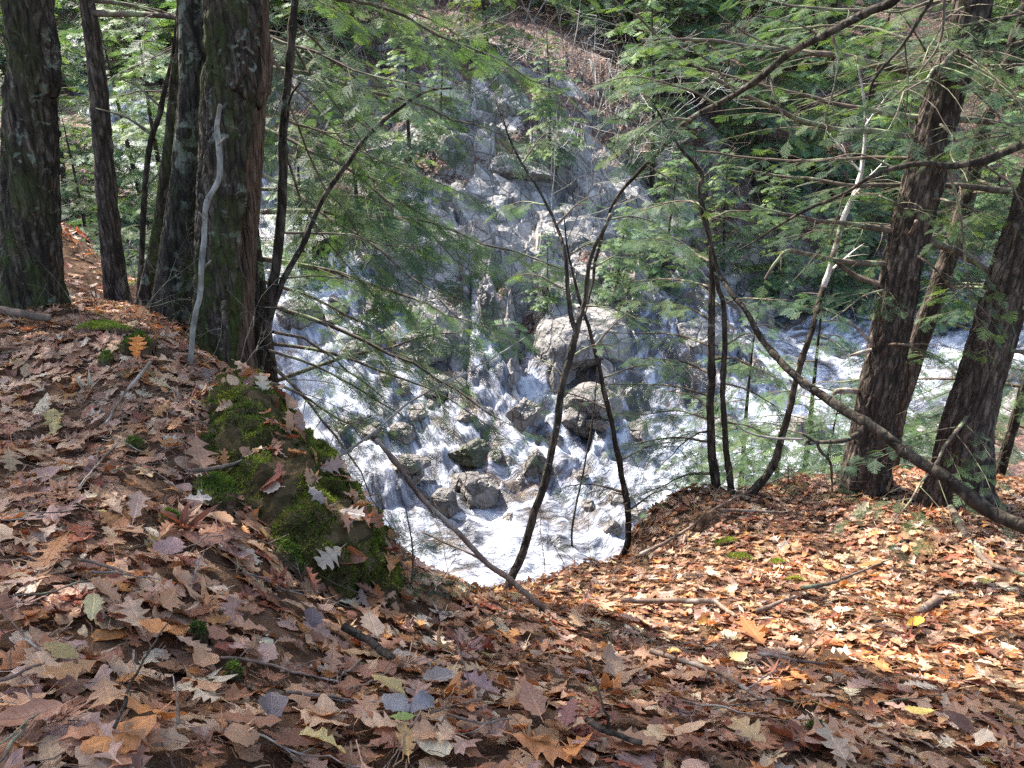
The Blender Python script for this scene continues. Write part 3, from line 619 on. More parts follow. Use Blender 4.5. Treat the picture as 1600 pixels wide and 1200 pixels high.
# forked sapling at the edge
Y = hit(402, 600)[1] + .1
t = tag_tree('forked_sapling', 'dark forked sapling growing at the lip right of the split trunk', 'sapling')
limb_px(t, [(400, 625, Y, 19), (404, 580, Y, 17), (420, 480, Y, 17), (438, 350, Y, 16), (443, 200, Y, 14), (452, 100, Y, 13), (463, 0, Y, 12), (480, -200, Y, 9), (500, -500, Y, 5)], M_SAP, 'trunk', 14, 90)
limb_px(t, [(398, 620, Y + .02, 9), (400, 520, Y + .05, 9), (402, 450, Y + .05, 8), (398, 400, Y, 6)], M_SAP, 'trunk', 8)
limb_px(t, [(420, 500, Y, 11), (445, 430, Y, 10), (475, 380, Y + .1, 9), (505, 311, Y + .2, 8), (550, 244, Y + .3, 8), (569, 217, Y + .35, 7), (610, 180, Y + .4, 7), (662, 146, Y + .5, 5), (707, 137, Y + .5, 3)], M_SAP, 'branch', 8, 60)
limb_px(t, [(444, 250, Y, 6), (448, 180, Y - .05, 5), (455, 150, Y - .1, 4), (471, 128, Y - .1, 3)], M_SAP, 'branch')
LF = dict(spread=.40, ds=.075, spray=.12, s0=.35, leafy=.8)
for k, (pts, lf) in enumerate([
    ([(424, 518, Y, 6), (475, 529, Y + .3, 5), (508, 550, Y + .5, 4), (542, 579, Y + .6, 3), (600, 620, Y + .8, 2)], 1),
    ([(417, 548, Y, 5), (483, 567, Y + .3, 4), (546, 600, Y + .5, 3), (640, 655, Y + .7, 2)], 1),
    ([(412, 601, Y, 6), (430, 600, Y + .1, 5), (458, 612, Y + .2, 4), (492, 629, Y + .3, 3), (540, 660, Y + .4, 2), (580, 650, Y + .4, 1.5)], 1),
    ([(436, 434, Y, 4), (500, 432, Y + .3, 4), (560, 440, Y + .5, 3), (620, 455, Y + .6, 1.5)], .4),
    ([(440, 364, Y, 5), (494, 366, Y + .2, 4.5), (550, 369, Y + .3, 4), (595, 381, Y + .4, 3), (662, 386, Y + .5, 1.5)], .3),
    ([(446, 188, Y, 5), (480, 200, Y + .2, 6), (520, 208, Y + .4, 6), (550, 200, Y + .4, 3), (560, 190, Y + .4, 1)], .0),
    ([(446, 188, Y, 3), (520, 215, Y + .4, 4), (610, 259, Y + .8, 4), (662, 277, Y + 1., 3), (719, 300, Y + 1.2, 2), (760, 318, Y + 1.3, 1)], 1),
    ([(452, 60, Y, 5), (490, 120, Y + .4, 4), (530, 170, Y + .7, 3), (570, 230, Y + .9, 2), (590, 262, Y + 1, 1)], .5),
    ([(456, 30, Y, 5), (520, 90, Y + .5, 4), (600, 160, Y + 1, 3), (650, 190, Y + 1.3, 1.5)], .5),
    ([(446, 150, Y, 4), (500, 280, Y + .5, 4), (540, 330, Y + .7, 3), (590, 420, Y + .9, 2), (630, 480, Y + 1., 1)], 1),
    ([(442, 230, Y, 4), (480, 330, Y + .4, 4), (530, 400, Y + .6, 3), (600, 480, Y + .8, 1.5)], 1)]):
    limb_px(t, pts, M_TWIG, 'branch', 6, 26, leaf=dict(LF, leafy=lf, seed=40 + k))
# hemlock whose boughs hang across the falls
t = tag_tree('hemlock_tree', 'hemlock rooted below the lip whose feathery boughs hang across the upper falls')
Yh = 7.2; q = atY(385, 300, Yh)
Ah = np.array([[q[0], Yh, z] for z in np.linspace(-6.5, 6, 60)]); w = Acc(); cap_tube(w, Ah, np.linspace(.10, .03, 60), 12, C=(0, .6, 0)); w.build('trunk', M_SAP, t)
rg = np.random.RandomState(8)
for k in range(17):
    z = -3.0 + 4.8 * k / 17; i = int(np.argmin(np.abs(Ah[:, 2] - z))); put_bough(t, Ah[i], rg.uniform(-.75, .75), rg.uniform(-.65, .1), rg.uniform(1.0, 1.6), ('near2', 'near2', 'thin2')[rg.randint(3)], rg, rg.uniform(-.3, .3))
for k in range(8):
    z = -3.2 + 4. * k / 8; i = int(np.argmin(np.abs(Ah[:, 2] - z))); put_bough(t, Ah[i], rg.uniform(1.8, 4.2), rg.uniform(-.3, .2), rg.uniform(.6, 1.1), 'thin2', rg, rg.uniform(-.3, .3))
# ------------------------------------------------------------------ centre saplings and dead wood
Y = hit(792, 928)[1] - .05
t = tag_tree('bent_sapling', 'slim brown sapling leaning right from the middle of the bank, forked in two', 'sapling')
limb_px(t, [(788, 945, Y, 15), (792, 925, Y, 15), (821, 846, Y + .1, 14), (850, 758, Y + .15, 13), (867, 675, Y + .2, 12), (879, 608, Y + .2, 12), (896, 533, Y + .25, 12), (905, 500, Y + .25, 10), (915, 470, Y + .3, 8), (925, 400, Y + .3, 7), (955, 335, Y + .3, 7)], M_SAP, 'trunk', 12, 90)
limb_px(t, [(900, 520, Y + .25, 9), (890, 480, Y + .25, 8), (884, 400, Y + .3, 6), (865, 345, Y + .4, 5), (842, 300, Y + .4, 4), (812, 247, Y + .5, 4), (794, 210, Y + .5, 3), (775, 150, Y + .6, 1.5)], M_SAP, 'trunk', 8, 50)
for k, (a, b) in enumerate([((890, 560), (960, 540)), ((884, 590), (820, 560)), ((880, 450), (800, 430)), ((890, 400), (960, 380)), ((868, 350), (940, 300)), ((850, 320), (780, 330)), ((925, 420), (1010, 400)), ((905, 480), (1000, 500)), ((945, 345), (1030, 350)), ((815, 255), (870, 200))]):
    limb_px(t, [(a[0], a[1], Y + .3, 4), ((a[0] + b[0]) / 2, (a[1] + b[1]) / 2 - 10, Y + .4, 3), (b[0], b[1], Y + .5, 1)], M_TWIG, 'branch', 5, 14, leaf=dict(spread=.5, ds=.07, spray=.10, s0=.2, leafy=.75 if k > 1 else .2, seed=60 + k))
Y = hit(977, 862)[1] - .05
t = tag_tree('thin_sapling', 'thin dark curving sapling right of the slim forked one, at the edge of the leaves', 'sapling')
limb_px(t, [(976, 868, Y, 12), (983, 817, Y, 10), (967, 720, Y, 9), (954, 650, Y, 8), (937, 575, Y, 7), (917, 504, Y, 6), (900, 450, Y, 5), (886, 380, Y, 3), (880, 330, Y, 1.5)], M_SAP, 'trunk', 8, 60)
for k, (a, b) in enumerate([((940, 590), (1050, 570)), ((950, 640), (850, 610)), ((967, 720), (1060, 690)), ((976, 770), (880, 760)), ((980, 800), (1060, 760)), ((930, 540), (1010, 470))]):
    limb_px(t, [(a[0], a[1], Y, 4), ((a[0] + b[0]) / 2, (a[1] + b[1]) / 2 - 8, Y + .2, 3), (b[0], b[1], Y + .4, 1)], M_TWIG, 'branch', 5, 14, leaf=dict(spread=.5, ds=.075, spray=.10, s0=.2, leafy=.7, seed=80 + k))
h = hit(878, 972); Yd = h[1]
p = limb_px(None, [(886, 974, Yd, 10), (842, 946, Yd + .1, 10), (796, 906, Yd + .2, 10), (754, 875, Yd + .3, 9), (708, 825, Yd + .3, 9), (658, 779, Yd + .3, 8), (625, 733, Yd + .3, 8), (587, 687, Yd + .3, 7)], M_DEADW, 'dead_branch', 10, 60)
tag(p, 'long bare brown branch reaching up left over the falls from the bank centre', 'branch')
p = limb_px(None, [(757, 878, Yd + .3, 4), (710, 855, Yd + .35, 4), (660, 832, Yd + .4, 3)], M_DEADW, 'side_twig', 6); tag(p, 'short side twig crossing beside the long bare branch over dark water', 'twig')
Yt = 2.95
p = limb_px(None, [(485, 741, Yt, 5), (575, 683, Yt + .2, 5), (633, 633, Yt + .3, 4), (692, 600, Yt + .4, 3.5), (767, 562, Yt + .5, 3), (820, 528, Yt + .6, 1.5)], M_PALE, 'bare_twig', 6, 40)
tag(p, 'long straight pale twig slanting up from the mossy rock towards the narrow chute', 'twig')
Y = hit(896, 886)[1]
p = limb_px(None, [(883, 902, Y, 8), (893, 885, Y, 8), (908, 867, Y, 6)], M_DEADW, 'broken_stub', 8); tag(p, 'short broken dark stub on the rim of the leafy bank, centre', 'stub')
p = limb_px(None, [(897, 892, Y, 4), (894, 825, Y, 4), (912, 733, Y + .05, 3), (928, 640, Y + .1, 3), (935, 560, Y + .1, 1.5)], M_SAP, 'whip_sapling', 6, 30); tag(p, 'whip thin dark sapling beside the broken stub', 'sapling')
# ------------------------------------------------------------------ right bank trees
def base2(px, py): return hit(px, py)[1]
rg = np.random.RandomState(21)
Y = base2(1117, 765)
t = tag_tree('young_hemlock', 'straight dark young hemlock at the left end of the leafy mound', 'hemlock')
limb_px(t, [(1119, 775, Y, 17), (1110, 658, Y, 13), (1112, 575, Y, 12), (1112, 450, Y, 11), (1109, 375, Y, 10), (1092, 300, Y, 8), (1096, 270, Y, 7), (1056, 221, Y, 4), (1020, 160, Y, 2)], M_SAP, 'trunk', 12, 80)
for k, (a, b) in enumerate([((1112, 740), (1000, 775)), ((1110, 690), (960, 700)), ((1110, 655), (980, 650)), ((1110, 620), (940, 600)), ((1112, 585), (1000, 560)), ((1112, 540), (950, 520)), ((1112, 500), (1000, 470)), ((1110, 450), (980, 440)), ((1108, 410), (1010, 370)), ((1112, 560), (1210, 590)), ((1112, 480), (1230, 470)), ((1100, 350), (1190, 330)), ((1098, 320), (1000, 330)), ((1110, 640), (1040, 610)), ((1111, 670), (1030, 730))]):
    limb_px(t, [(a[0], a[1], Y, 5), ((a[0] * .6 + b[0] * .4), (a[1] * .6 + b[1] * .4) - 10, Y + .2 + (k % 3) * .15, 3.5), (b[0], b[1], Y + (.7 if k % 2 else -.2), 1.2)], M_TWIG, 'branch', 5, 18, leaf=dict(spread=.42, ds=.075, spray=.12, s0=.2, leafy=.85, seed=100 + k))
Y = base2(1142, 772)
t = tag_tree('young_hemlock', 'wavy thin dark stem just right of the straight young hemlock', 'hemlock')
limb_px(t, [(1143, 775, Y, 12), (1135, 700, Y, 10), (1129, 617, Y, 9), (1133, 554, Y, 9), (1131, 475, Y, 8), (1123, 450, Y, 7), (1108, 385, Y + .02, 5)], M_SAP, 'trunk', 10, 50)
for k, (a, b) in enumerate([((1131, 600), (1220, 640)), ((1132, 540), (1200, 520)), ((1133, 660), (1210, 690)), ((1128, 480), (1060, 430))]):
    limb_px(t, [(a[0], a[1], Y, 4), ((a[0] + b[0]) / 2, (a[1] + b[1]) / 2 - 8, Y + .3, 3), (b[0], b[1], Y + .5, 1)], M_TWIG, 'branch', 5, 14, leaf=dict(spread=.45, ds=.075, spray=.12, s0=.2, leafy=.8, seed=130 + k))
Y = base2(1170, 778)
t = tag_tree('birch_sapling', 'curved thin birch leaning right with a whitish upper stem', 'birch')
limb_px(t, [(1163, 780, Y, 18), (1180, 765, Y, 15), (1208, 725, Y, 12), (1229, 658, Y, 11), (1246, 588, Y, 10), (1267, 521, Y, 9), (1287, 450, Y + .2, 9)], M_SAP, 'trunk', 12, 50)
limb_px(t, [(1287, 450, Y + .2, 9), (1319, 338, Y + .3, 9), (1345, 270, Y + .4, 7), (1352, 180, Y + .5, 5), (1340, 100, Y + .5, 3)], M_BIRCH, 'upper_stem', 10, 40)
for a, b in [((1330, 310), (1380, 250)), ((1345, 270), (1290, 200)), ((1350, 200), (1400, 130)), ((1300, 420), (1350, 380))]: limb_px(t, [(a[0], a[1], Y + .3, 4), (b[0], b[1], Y + .5, 1.5)], M_BIRCH, 'branch', 5, 10, leaf=dict(leafy=0., spread=.5, ds=.1))
Yb = base2(1352, 762)
t5 = tag_tree('hemlock_tree', 'large furrowed brown trunk on top of the mound, leaning slightly right')
_, A5, r5 = big_trunk(t5, [(1350, 752, Yb, 56), (1367, 640, Yb, 55), (1388, 540, Yb, 53), (1411, 412, Yb, 56), (1439, 300, Yb, 55), (1465, 188, Yb, 54), (1502, 75, Yb, 54), (1521, 0, Yb, 54)], M_BIG2, 7, 110, .012, seed=6, flare=.32, lean=.5, mossdir=(.5, .2, 0), step=.016)
crown(t5, A5, r5, 3.2, 9.0, 26, 3.4, rg, 'mid', az=(-1.9, 1.9))
B = Yb
tips(t5, A5, -.4, 2.6, 16, (1.9, 4.6), ('dead', 'thin2', 'dead'), 1.1, rg); tips(t5, A5, -1.2, .6, 6, (-1.5, 1.5), ('dead', 'thin2'), 1.0, rg)
def L5(pts, leaf=None, n=None, mat=None, par=None): limb_px(par or t5, [(p[0], p[1], B + p[2], p[3]) for p in pts], mat or M_TWIG, 'branch', 8, n or len(pts) * 7, leaf=leaf)
LB = dict(spread=.30, ds=.10, spray=.11, s0=.25, leafy=.55)
L5([(1470, 217, 0, 11), (1375, 206, .0, 9), (1319, 204, .0, 9), (1262, 191, -.1, 8), (1210, 169, -.2, 8), (1150, 142, -.3, 7), (1094, 109, -.4, 6), (1056, 82, -.5, 5), (1000, 30, -.6, 4), (960, 0, -.7, 2)], dict(LB, seed=1))
L5([(1460, 184, 0, 9), (1375, 176, .1, 8), (1300, 159, .2, 7), (1225, 142, .3, 7), (1169, 127, .3, 6), (1094, 105, .4, 5), (1040, 80, .4, 2)], dict(LB, seed=2))
L5([(1470, 118, 0, 13), (1412, 109, -.1, 11), (1356, 99, -.2, 10), (1307, 86, -.3, 9), (1240, 80, -.3, 8), (1160, 72, -.4, 7), (1080, 62, -.5, 5), (1000, 60, -.5, 3)], dict(LB, seed=3))
L5([(1490, 69, 0, 8), (1431, 64, .1, 7), (1375, 47, .3, 6), (1300, 40, .5, 5), (1200, 50, .7, 3)], dict(LB, seed=4, leafy=.9))
L5([(1445, 249, 0, 7), (1375, 246, .2, 8), (1307, 249, .3, 8), (1225, 251, .4, 7), (1150, 244, .5, 6), (1090, 235, .5, 3)], dict(LB, seed=5, leafy=.3))
L5([(1600, 303, .3, 10), (1525, 292, .25, 9), (1440, 290, .2, 9), (1337, 289, .2, 8), (1262, 279, .3, 7), (1210, 274, .4, 6), (1150, 262, .4, 3)], dict(LB, seed=6, leafy=.3))
L5([(1400, 362, 0, 9), (1337, 352, .0, 8), (1281, 345, -.1, 7), (1225, 334, -.2, 6), (1170, 320, -.2, 3)], dict(LB, seed=7))
L5([(1395, 414, 0, 10), (1319, 409, 0, 8), (1262, 397, 0, 8), (1230, 392, 0, 8), (1212, 410, 0, 6), (1195, 437, 0, 4)], dict(LB, seed=8, leafy=.35))
L5([(1385, 448, 0, 10), (1337, 431, .1, 9), (1300, 405, .1, 6), (1262, 397, .1, 4)])
L5([(1410, 376, 0, 5), (1425, 362, -.15, 6), (1433, 345, -.2, 6)], mat=M_DEADW)
L5([(1435, 370, 0, 14), (1470, 385, 0, 12), (1499, 394, .1, 11), (1544, 424, .2, 10), (1580, 450, .2, 8)])
L5([(1470, 187, 0, 12), (1544, 190, .1, 11), (1600, 200, .1, 10), (1700, 190, .1, 7)], dict(LB, seed=9, leafy=.6))
L5([(1520, 70, 0, 12), (1570, 30, 0, 9), (1640, -20, 0, 6)], dict(LB, seed=10, leafy=.9))
L5([(1380, 560, 0, 6), (1345, 520, 0, 5), (1325, 500, 0, 3)], mat=M_DEADW); L5([(1380, 545, 0, 9), (1355, 548, 0, 7), (1330, 555, .0, 4)], mat=M_DEADW)
L5([(1340, 612, 0, 10), (1310, 610, -.05, 9), (1300, 616, -.05, 6)], mat=M_DEADW)
for k, (a, b) in enumerate([((1420, 390), (1500, 470)), ((1400, 450), (1300, 500)), ((1440, 310), (1560, 350)), ((1490, 110), (1590, 120)), ((1380, 540), (1450, 560)), ((1480, 150), (1400, 10)), ((1430, 340), (1330, 300))]):
    L5([(a[0], a[1], 0, 5), ((a[0] + b[0]) / 2, (a[1] + b[1]) / 2 - 12, -.3, 4), (b[0], b[1], -.5 if k % 2 else .5, 1.5)], dict(spread=.42, ds=.08, spray=.12, s0=.2, leafy=.8, seed=150 + k))
# the long crooked limb that crosses in front
t = tag_tree('overhanging_hemlock', 'long crooked dark limb arching down left from the top right across the view', 'branch')
C_ = 4.2
limb_px(t, [(1560, -150, C_ - .8, 22), (1480, -70, C_ - .6, 18), (1397, 0, C_ - .4, 15), (1356, 18, C_ - .35, 14), (1300, 47, C_ - .3, 13), (1240, 77, C_ - .2, 12), (1195, 116, C_ - .1, 11), (1150, 148, C_, 10), (1079, 187, C_, 9), (1037, 229, C_ + .1, 8), (1000, 268, C_ + .2, 7), (965, 310, C_ + .3, 5), (948, 345, C_ + .35, 4), (930, 400, C_ + .4, 6), (925, 450, C_ + .4, 4), (910, 500, C_ + .4, 2)], M_SAP, 'branch', 12, 120)
for k, (pts) in enumerate([[(1079, 187, 4), (1040, 186, 4), (1010, 202, 3), (985, 225, 2), (960, 260, 1)], [(1150, 148, 4), (1120, 110, 3), (1060, 60, 2)], [(1240, 77, 5), (1180, 60, 4), (1120, 20, 2)], [(1200, 112, 4), (1215, 160, 3), (1240, 220, 2)], [(1300, 47, 5), (1310, 110, 4), (1290, 190, 2)], [(1356, 18, 6), (1250, 10, 4), (1150, -10, 2)], [(1010, 258, 3), (1060, 290, 3), (1120, 350, 1)], [(1120, 165, 4), (1080, 140, 3), (1000, 120, 3), (930, 130, 1.5)], [(1060, 208, 3), (1000, 195, 2), (940, 170, 1)], [(1280, 55, 4), (1230, 30, 3), (1180, 25, 2)]]):
    limb_px(t, [(p_[0], p_[1], C_ - .1 - .1 * q_, p_[2]) for q_, p_ in enumerate(pts)], M_TWIG, 'branch', 6, 20, leaf=dict(spread=.38, ds=.065, spray=.10, s0=.15, leafy=.8, seed=170 + k))
t = tag_tree('overhanging_branch', 'sinuous smooth branch entering at the right edge and crossing in front of the large trunk', 'branch')
limb_px(t, [(1680, 200, 4.2, 14), (1600, 227, 4.2, 13), (1532, 251, 4.2, 12), (1487, 260, 4.2, 11), (1442, 256, 4.2, 10), (1397, 263, 4.2, 9), (1356, 281, 4.2, 7), (1319, 304, 4.3, 6), (1262, 326, 4.3, 5), (1210, 358, 4.4, 4), (1150, 394, 4.5, 2)], M_SAP, 'branch', 10, 80)
for k, pts in enumerate([[(1397, 263, 4), (1340, 240, 3), (1270, 250, 2), (1200, 230, 1)], [(1480, 260, 5), (1500, 330, 5), (1508, 400, 4), (1520, 480, 3), (1550, 560, 1.5)], [(1532, 251, 4), (1580, 290, 4), (1600, 330, 2)], [(1319, 304, 3), (1290, 380, 2.5), (1240, 440, 1.5)], [(1600, 227, 4), (1560, 180, 3), (1500, 120, 2)], [(1440, 256, 3), (1420, 200, 2), (1430, 140, 1)]]):
    limb_px(t, [(p_[0], p_[1], 4.2 + .05 * q_, p_[2]) for q_, p_ in enumerate(pts)], M_TWIG, 'branch', 6, 20, leaf=dict(spread=.35, ds=.08, spray=.10, s0=.2, leafy=.45, seed=190 + k))
t = tag_tree('overhanging_branch', 'dark thin twiggy branch hanging from the top edge left of the large trunk', 'branch')
limb_px(t, [(1500, -80, 4.3, 8), (1454, 0, 4.3, 7), (1412, 67, 4.3, 6), (1367, 120, 4.3, 5), (1358, 161, 4.3, 4), (1350, 200, 4.3, 2)], M_SAP, 'branch', 8, 40)
for k, pts in enumerate([[(1480, -40, 5), (1470, 60, 4), (1440, 110, 4), (1400, 150, 3), (1360, 170, 2)], [(1412, 67, 3), (1420, 150, 3), (1400, 230, 1)], [(1454, 0, 4), (1400, 20, 3), (1330, 10, 2)]]):
    limb_px(t, [(p_[0], p_[1], 4.3, p_[2]) for p_ in pts], M_TWIG, 'branch', 6, 20, leaf=dict(spread=.35, ds=.08, spray=.10, s0=.2, leafy=.5, seed=210 + k))
Y = base2(1390, 750) + .9
t = tag_tree('hemlock_tree', 'slimmer brown trunk standing close behind the large furrowed one, leaning right')
_, A6, r6 = big_trunk(t, [(1383, 700, Y, 36), (1392, 658, Y, 35), (1421, 575, Y, 31), (1447, 500, Y, 28), (1491, 375, Y, 24), (1517, 281, Y, 22), (1540, 187, Y, 20), (1562, 142, Y, 19), (1592, 45, Y, 18), (1610, -10, Y, 17)], M_BIG2, 6, 56, .008, seed=7, flare=.2, sink=1.4)
tips(t, A6, -2.2, 1.5, 14, (-3.3, .6), ('near1', 'thin2', 'dead'), 1.0, rg); crown(t, A6, r6, 2.6, 7.5, 18, 2.6, rg, 'mid', az=(-1.9, 1.9))
Y = base2(1500, 790)
t = tag_tree('hemlock_tree', 'thick dark trunk near the right edge with moss on its foot')
_, A7, r7 = big_trunk(t, [(1496, 775, Y, 76), (1505, 700, Y, 70), (1512, 658, Y, 67), (1537, 575, Y, 62), (1562, 492, Y, 60), (1585, 412, Y, 60), (1608, 350, Y, 60), (1660, 200, Y, 58), (1720, 50, Y, 56)], M_BIG2, 7, 110, .012, seed=8, flare=.35, mossdir=(-.3, -.6, 0), step=.016)
crown(t, A7, r7, 2.8, 8.5, 22, 3.2, rg, 'mid', az=(-1.8, 1.8)); tips(t, A7, -2.2, 1., 10, (-3.6, .4), ('near1', 'thin2'), .9, rg)
Y = Y + 1.2
t = tag_tree('hemlock_tree', 'thin dark trunk behind the thick one, lowest at the right edge')
_, A8, r8 = big_trunk(t, [(1550, 800, Y, 16), (1567, 721, Y, 15), (1592, 637, Y, 14), (1625, 520, Y, 13), (1670, 350, Y, 11)], M_SAP, 5, 24, .004, seed=9, flare=.2, sink=1.2)
tips(t, A8, -3.0, .5, 12, (-3.9, .4), ('near1', 'thin2'), 1., rg)
# long fallen leaning pole
B0 = 3.55
t = tag_tree('leaning_dead_tree', 'long smooth grey leaning pole crossing the mound from the right edge', 'dead tree')
limb_px(t, [(1700, 870, B0 - .3, 28), (1600, 822, B0 - .1, 24), (1542, 796, B0, 22), (1479, 748, B0 + .1, 20), (1417, 708, B0 + .25, 18), (1354, 663, B0 + .4, 17), (1292, 621, B0 + .6, 15), (1233, 579, B0 + .75, 12), (1196, 538, B0 + .9, 10), (1167, 488, B0 + 1.0, 9), (1142, 458, B0 + 1.1, 8), (1122, 425, B0 + 1.2, 6), (1110, 380, B0 + 1.2, 4), (1090, 320, B0 + 1.3, 2)], M_SAP, 'trunk', 14, 120)
limb_px(t, [(1354, 663, B0 + .4, 10), (1340, 678, B0 + .35, 9), (1317, 690, B0 + .3, 8), (1290, 693, B0 + .3, 7), (1271, 691, B0 + .3, 6), (1255, 680, B0 + .3, 3)], M_SAP, 'branch', 8, 30)
limb_px(t, [(1275, 692, B0 + .3, 6), (1282, 708, B0 + .3, 5), (1296, 724, B0 + .3, 5), (1300, 760, B0 + .35, 3)], M_SAP, 'branch', 6, 20)
limb_px(t, [(1255, 688, B0 + .3, 4), (1200, 682, B0 + .3, 4), (1165, 672, B0 + .3, 3), (1150, 660, B0 + .3, 1.5)], M_PALE, 'branch', 6, 24)
# ------------------------------------------------------------------ rocks
def ico(n):
    import bmesh
    bm = bmesh.new(); bmesh.ops.create_icosphere(bm, subdivisions=n, radius=1); bm.verts.ensure_lookup_table()
    V = np.array([v.co[:] for v in bm.verts]); T = np.array([[v.index for v in f.verts] for f in bm.faces]); bm.free(); return V, T
IC5 = ico(5); IC6 = ico(6)
def rock(name, c, size, seed, rot=0., cuts=16, col=(0, .2, .6), rough=.05, mat=None, tilt=(0, 0), tight=.62, ic=None):
    rg = np.random.RandomState(seed); V, T = ic or IC5; V = V.copy()
    for k in range(cuts):
        n = nrm(rg.normal(size=3)); d = rg.uniform(tight, .95); o = V @ n - d; V -= np.maximum(o, 0)[:, None] * n * .96
    V += nrm(V) * (rough * fbm(V * 2.6 + seed, 5) + rough * .25 * ridge(V * 3 + seed, 3) * .5)[:, None]
    V = V * np.array(size) / 2; M = Matrix.Rotation(rot, 3, 'Z') @ Matrix.Rotation(tilt[0], 3, 'X') @ Matrix.Rotation(tilt[1], 3, 'Y'); V = V @ np.array(M).T + np.array(c)
    C = np.broadcast_to(np.array(col, float), (len(V), 3)).copy(); up = nrm(V - np.array(c))[:, 2]
    return mesh(name, V, T, mat or M_ROCK, col=C, smooth=False, loc=c)
def hitF(px, py, t0=9, t1=75):
    d = ray(px, py); ts = np.linspace(t0, t1, 900); P = d * ts[:, None]; h = Fz(P[:, 0], P[:, 1]); k = np.nonzero(P[:, 2] < h)[0]
    return P[k[0]] if len(k) else P[-1]
# px, py of centre, width px, height px, depth factor, seed, rot, tilt, colour (litter, moss, wet), label
BO = [(738, 176, 116, 84, .9, 3, .3, (.2, .2), (.0, .0, .0), 'pale grey boulder with a dark hollow under it, on the slope above the falls'),
 (798, 155, 60, 54, .9, 4, 1.2, (0, 0), (.0, .0, .0), 'smaller grey boulder tucked behind the pale one above the dark hollow'),
 (712, 228, 60, 52, .8, 5, .5, (0, 0), (.3, .1, .2), 'blocky light grey rock below and left of the dark hollow'),
 (484, 140, 80, 66, .8, 6, .1, (.3, 0), (.0, .0, .0), 'cracked pale rock outcrop high on the left, behind the forked sapling'),
 (520, 150, 50, 46, .8, 61, .9, (.1, 0), (.2, .3, .1), 'greyer block at the right end of the cracked pale outcrop'),
 (770, 500, 44, 150, .9, 7, .15, (0, -.12), (.0, .0, .5), 'tall narrow rock slab standing beside the central chute'),
 (745, 420, 70, 110, .8, 8, .2, (-.4, .1), (.05, .0, .4), 'long pale slab leaning above the tall narrow one'),
 (915, 535, 150, 130, .8, 9, .5, (-.5, .2), (.1, .0, .2), 'broad pale rock face behind the slim forked sapling'),
 (815, 265, 120, 62, .8, 10, .9, (-.3, .2), (.25, .0, .2), 'grey ledge with fallen leaves above the shaded cleft'),
 (815, 672, 66, 62, .9, 11, .2, (0, .3), (.0, .0, 1), 'rounded wet rock splitting the chute in two'),
 (738, 728, 76, 46, .9, 12, .4, (0, 0), (.0, .65, 1), 'dark mossy rock left of the chute'),
 (748, 798, 88, 60, .9, 13, .8, (.1, 0), (.0, .0, .9), 'wet blocky boulder at the foot of the chute above the foaming pool'),
 (696, 832, 46, 50, .9, 14, .3, (0, 0), (.0, .2, 1), 'small dark wet rock left of the blocky boulder'),
 (835, 765, 58, 62, .9, 15, 1.0, (.2, 0), (.0, .0, 1), 'wet slanting rock right of the chute foot'),
 (905, 690, 80, 60, .9, 16, .4, (.1, .2), (.0, .15, .9), 'dark wet rock shelf right of the forked sapling trunk'),
 (930, 640, 90, 60, .9, 62, 1.4, (.1, .2), (.0, .1, .9), 'wet brown ledge behind the thin curving sapling'),
 (470, 512, 70, 46, .8, 17, .1, (0, 0), (.0, .1, 1), 'dark rock poking out of the left cascade'),
 (640, 745, 60, 36, .8, 18, .1, (0, 0), (.0, .1, 1), 'low dark rock under the long bare branch'),
 (560, 560, 60, 34, .8, 19, .6, (0, 0), (.0, .0, 1), 'half drowned rock in the middle of the left cascade'),
 (968, 822, 40, 20, .8, 20, .6, (0, 0), (.0, .1, 1), 'low brown rock awash in foam near the thin sapling base'),
 (990, 842, 34, 18, .8, 21, .1, (0, 0), (.0, .1, 1), 'smallest brown rock awash in foam, against the bank'),
 (1090, 540, 110, 90, .8, 22, .4, (-.3, .3), (.2, .1, .2), 'grey rock bluff with rusty dead ferns left of the pool'),
 (985, 335, 110, 60, .8, 23, .4, (-.3, .1), (.3, .0, .0), 'flat blue grey slab among bare shrubs above the gorge'),
 (1060, 340, 60, 70, .8, 24, .9, (0, .0), (.1, .3, .1), 'dark angular rock right of the flat slab'),
 (1260, 715, 80, 50, .8, 25, .2, (-.2, .1), (.0, .0, 1), 'smooth wet rock under thin water behind the birch'),
 (1120, 700, 60, 26, .8, 26, .2, (0, 0), (.0, .0, 1), 'low wet rock in the white water behind the young hemlock'),
 (600, 470, 70, 40, .8, 27, .7, (0, 0), (.0, .0, .9), 'pale wet hump between the two arms of the falls'),
 (660, 560, 90, 50, .8, 28, .7, (0, .2), (.0, .0, .9), 'wide brownish wet ledge left of the central chute'),
 (690, 640, 70, 44, .8, 29, .2, (0, .2), (.0, .0, 1), 'stepped wet rock beneath the drooping hemlock boughs')]
for px, py, wp, hp, df, sd, rot, tl, col, lab in BO:
    c = hitF(px, py + hp * .3); c[2] = max(c[2], float(Wz([c[0]], [c[1]])[0]) if channel(c[:1], c[1:2])[0] > -.2 else -99); tdep = c[1] / ray(px, py)[1]; s = tdep / FPX; w_, h_ = wp * s * 1.15, hp * s * 1.25
    c = c + np.array((0, .25 * w_, .08 * h_)); tag(rock('boulder', c, (w_, w_ * df, h_), sd, rot, col=col, tilt=tl, cuts=12, tight=.5, rough=.06, ic=IC6), lab, 'rock')
rg = np.random.RandomState(12)
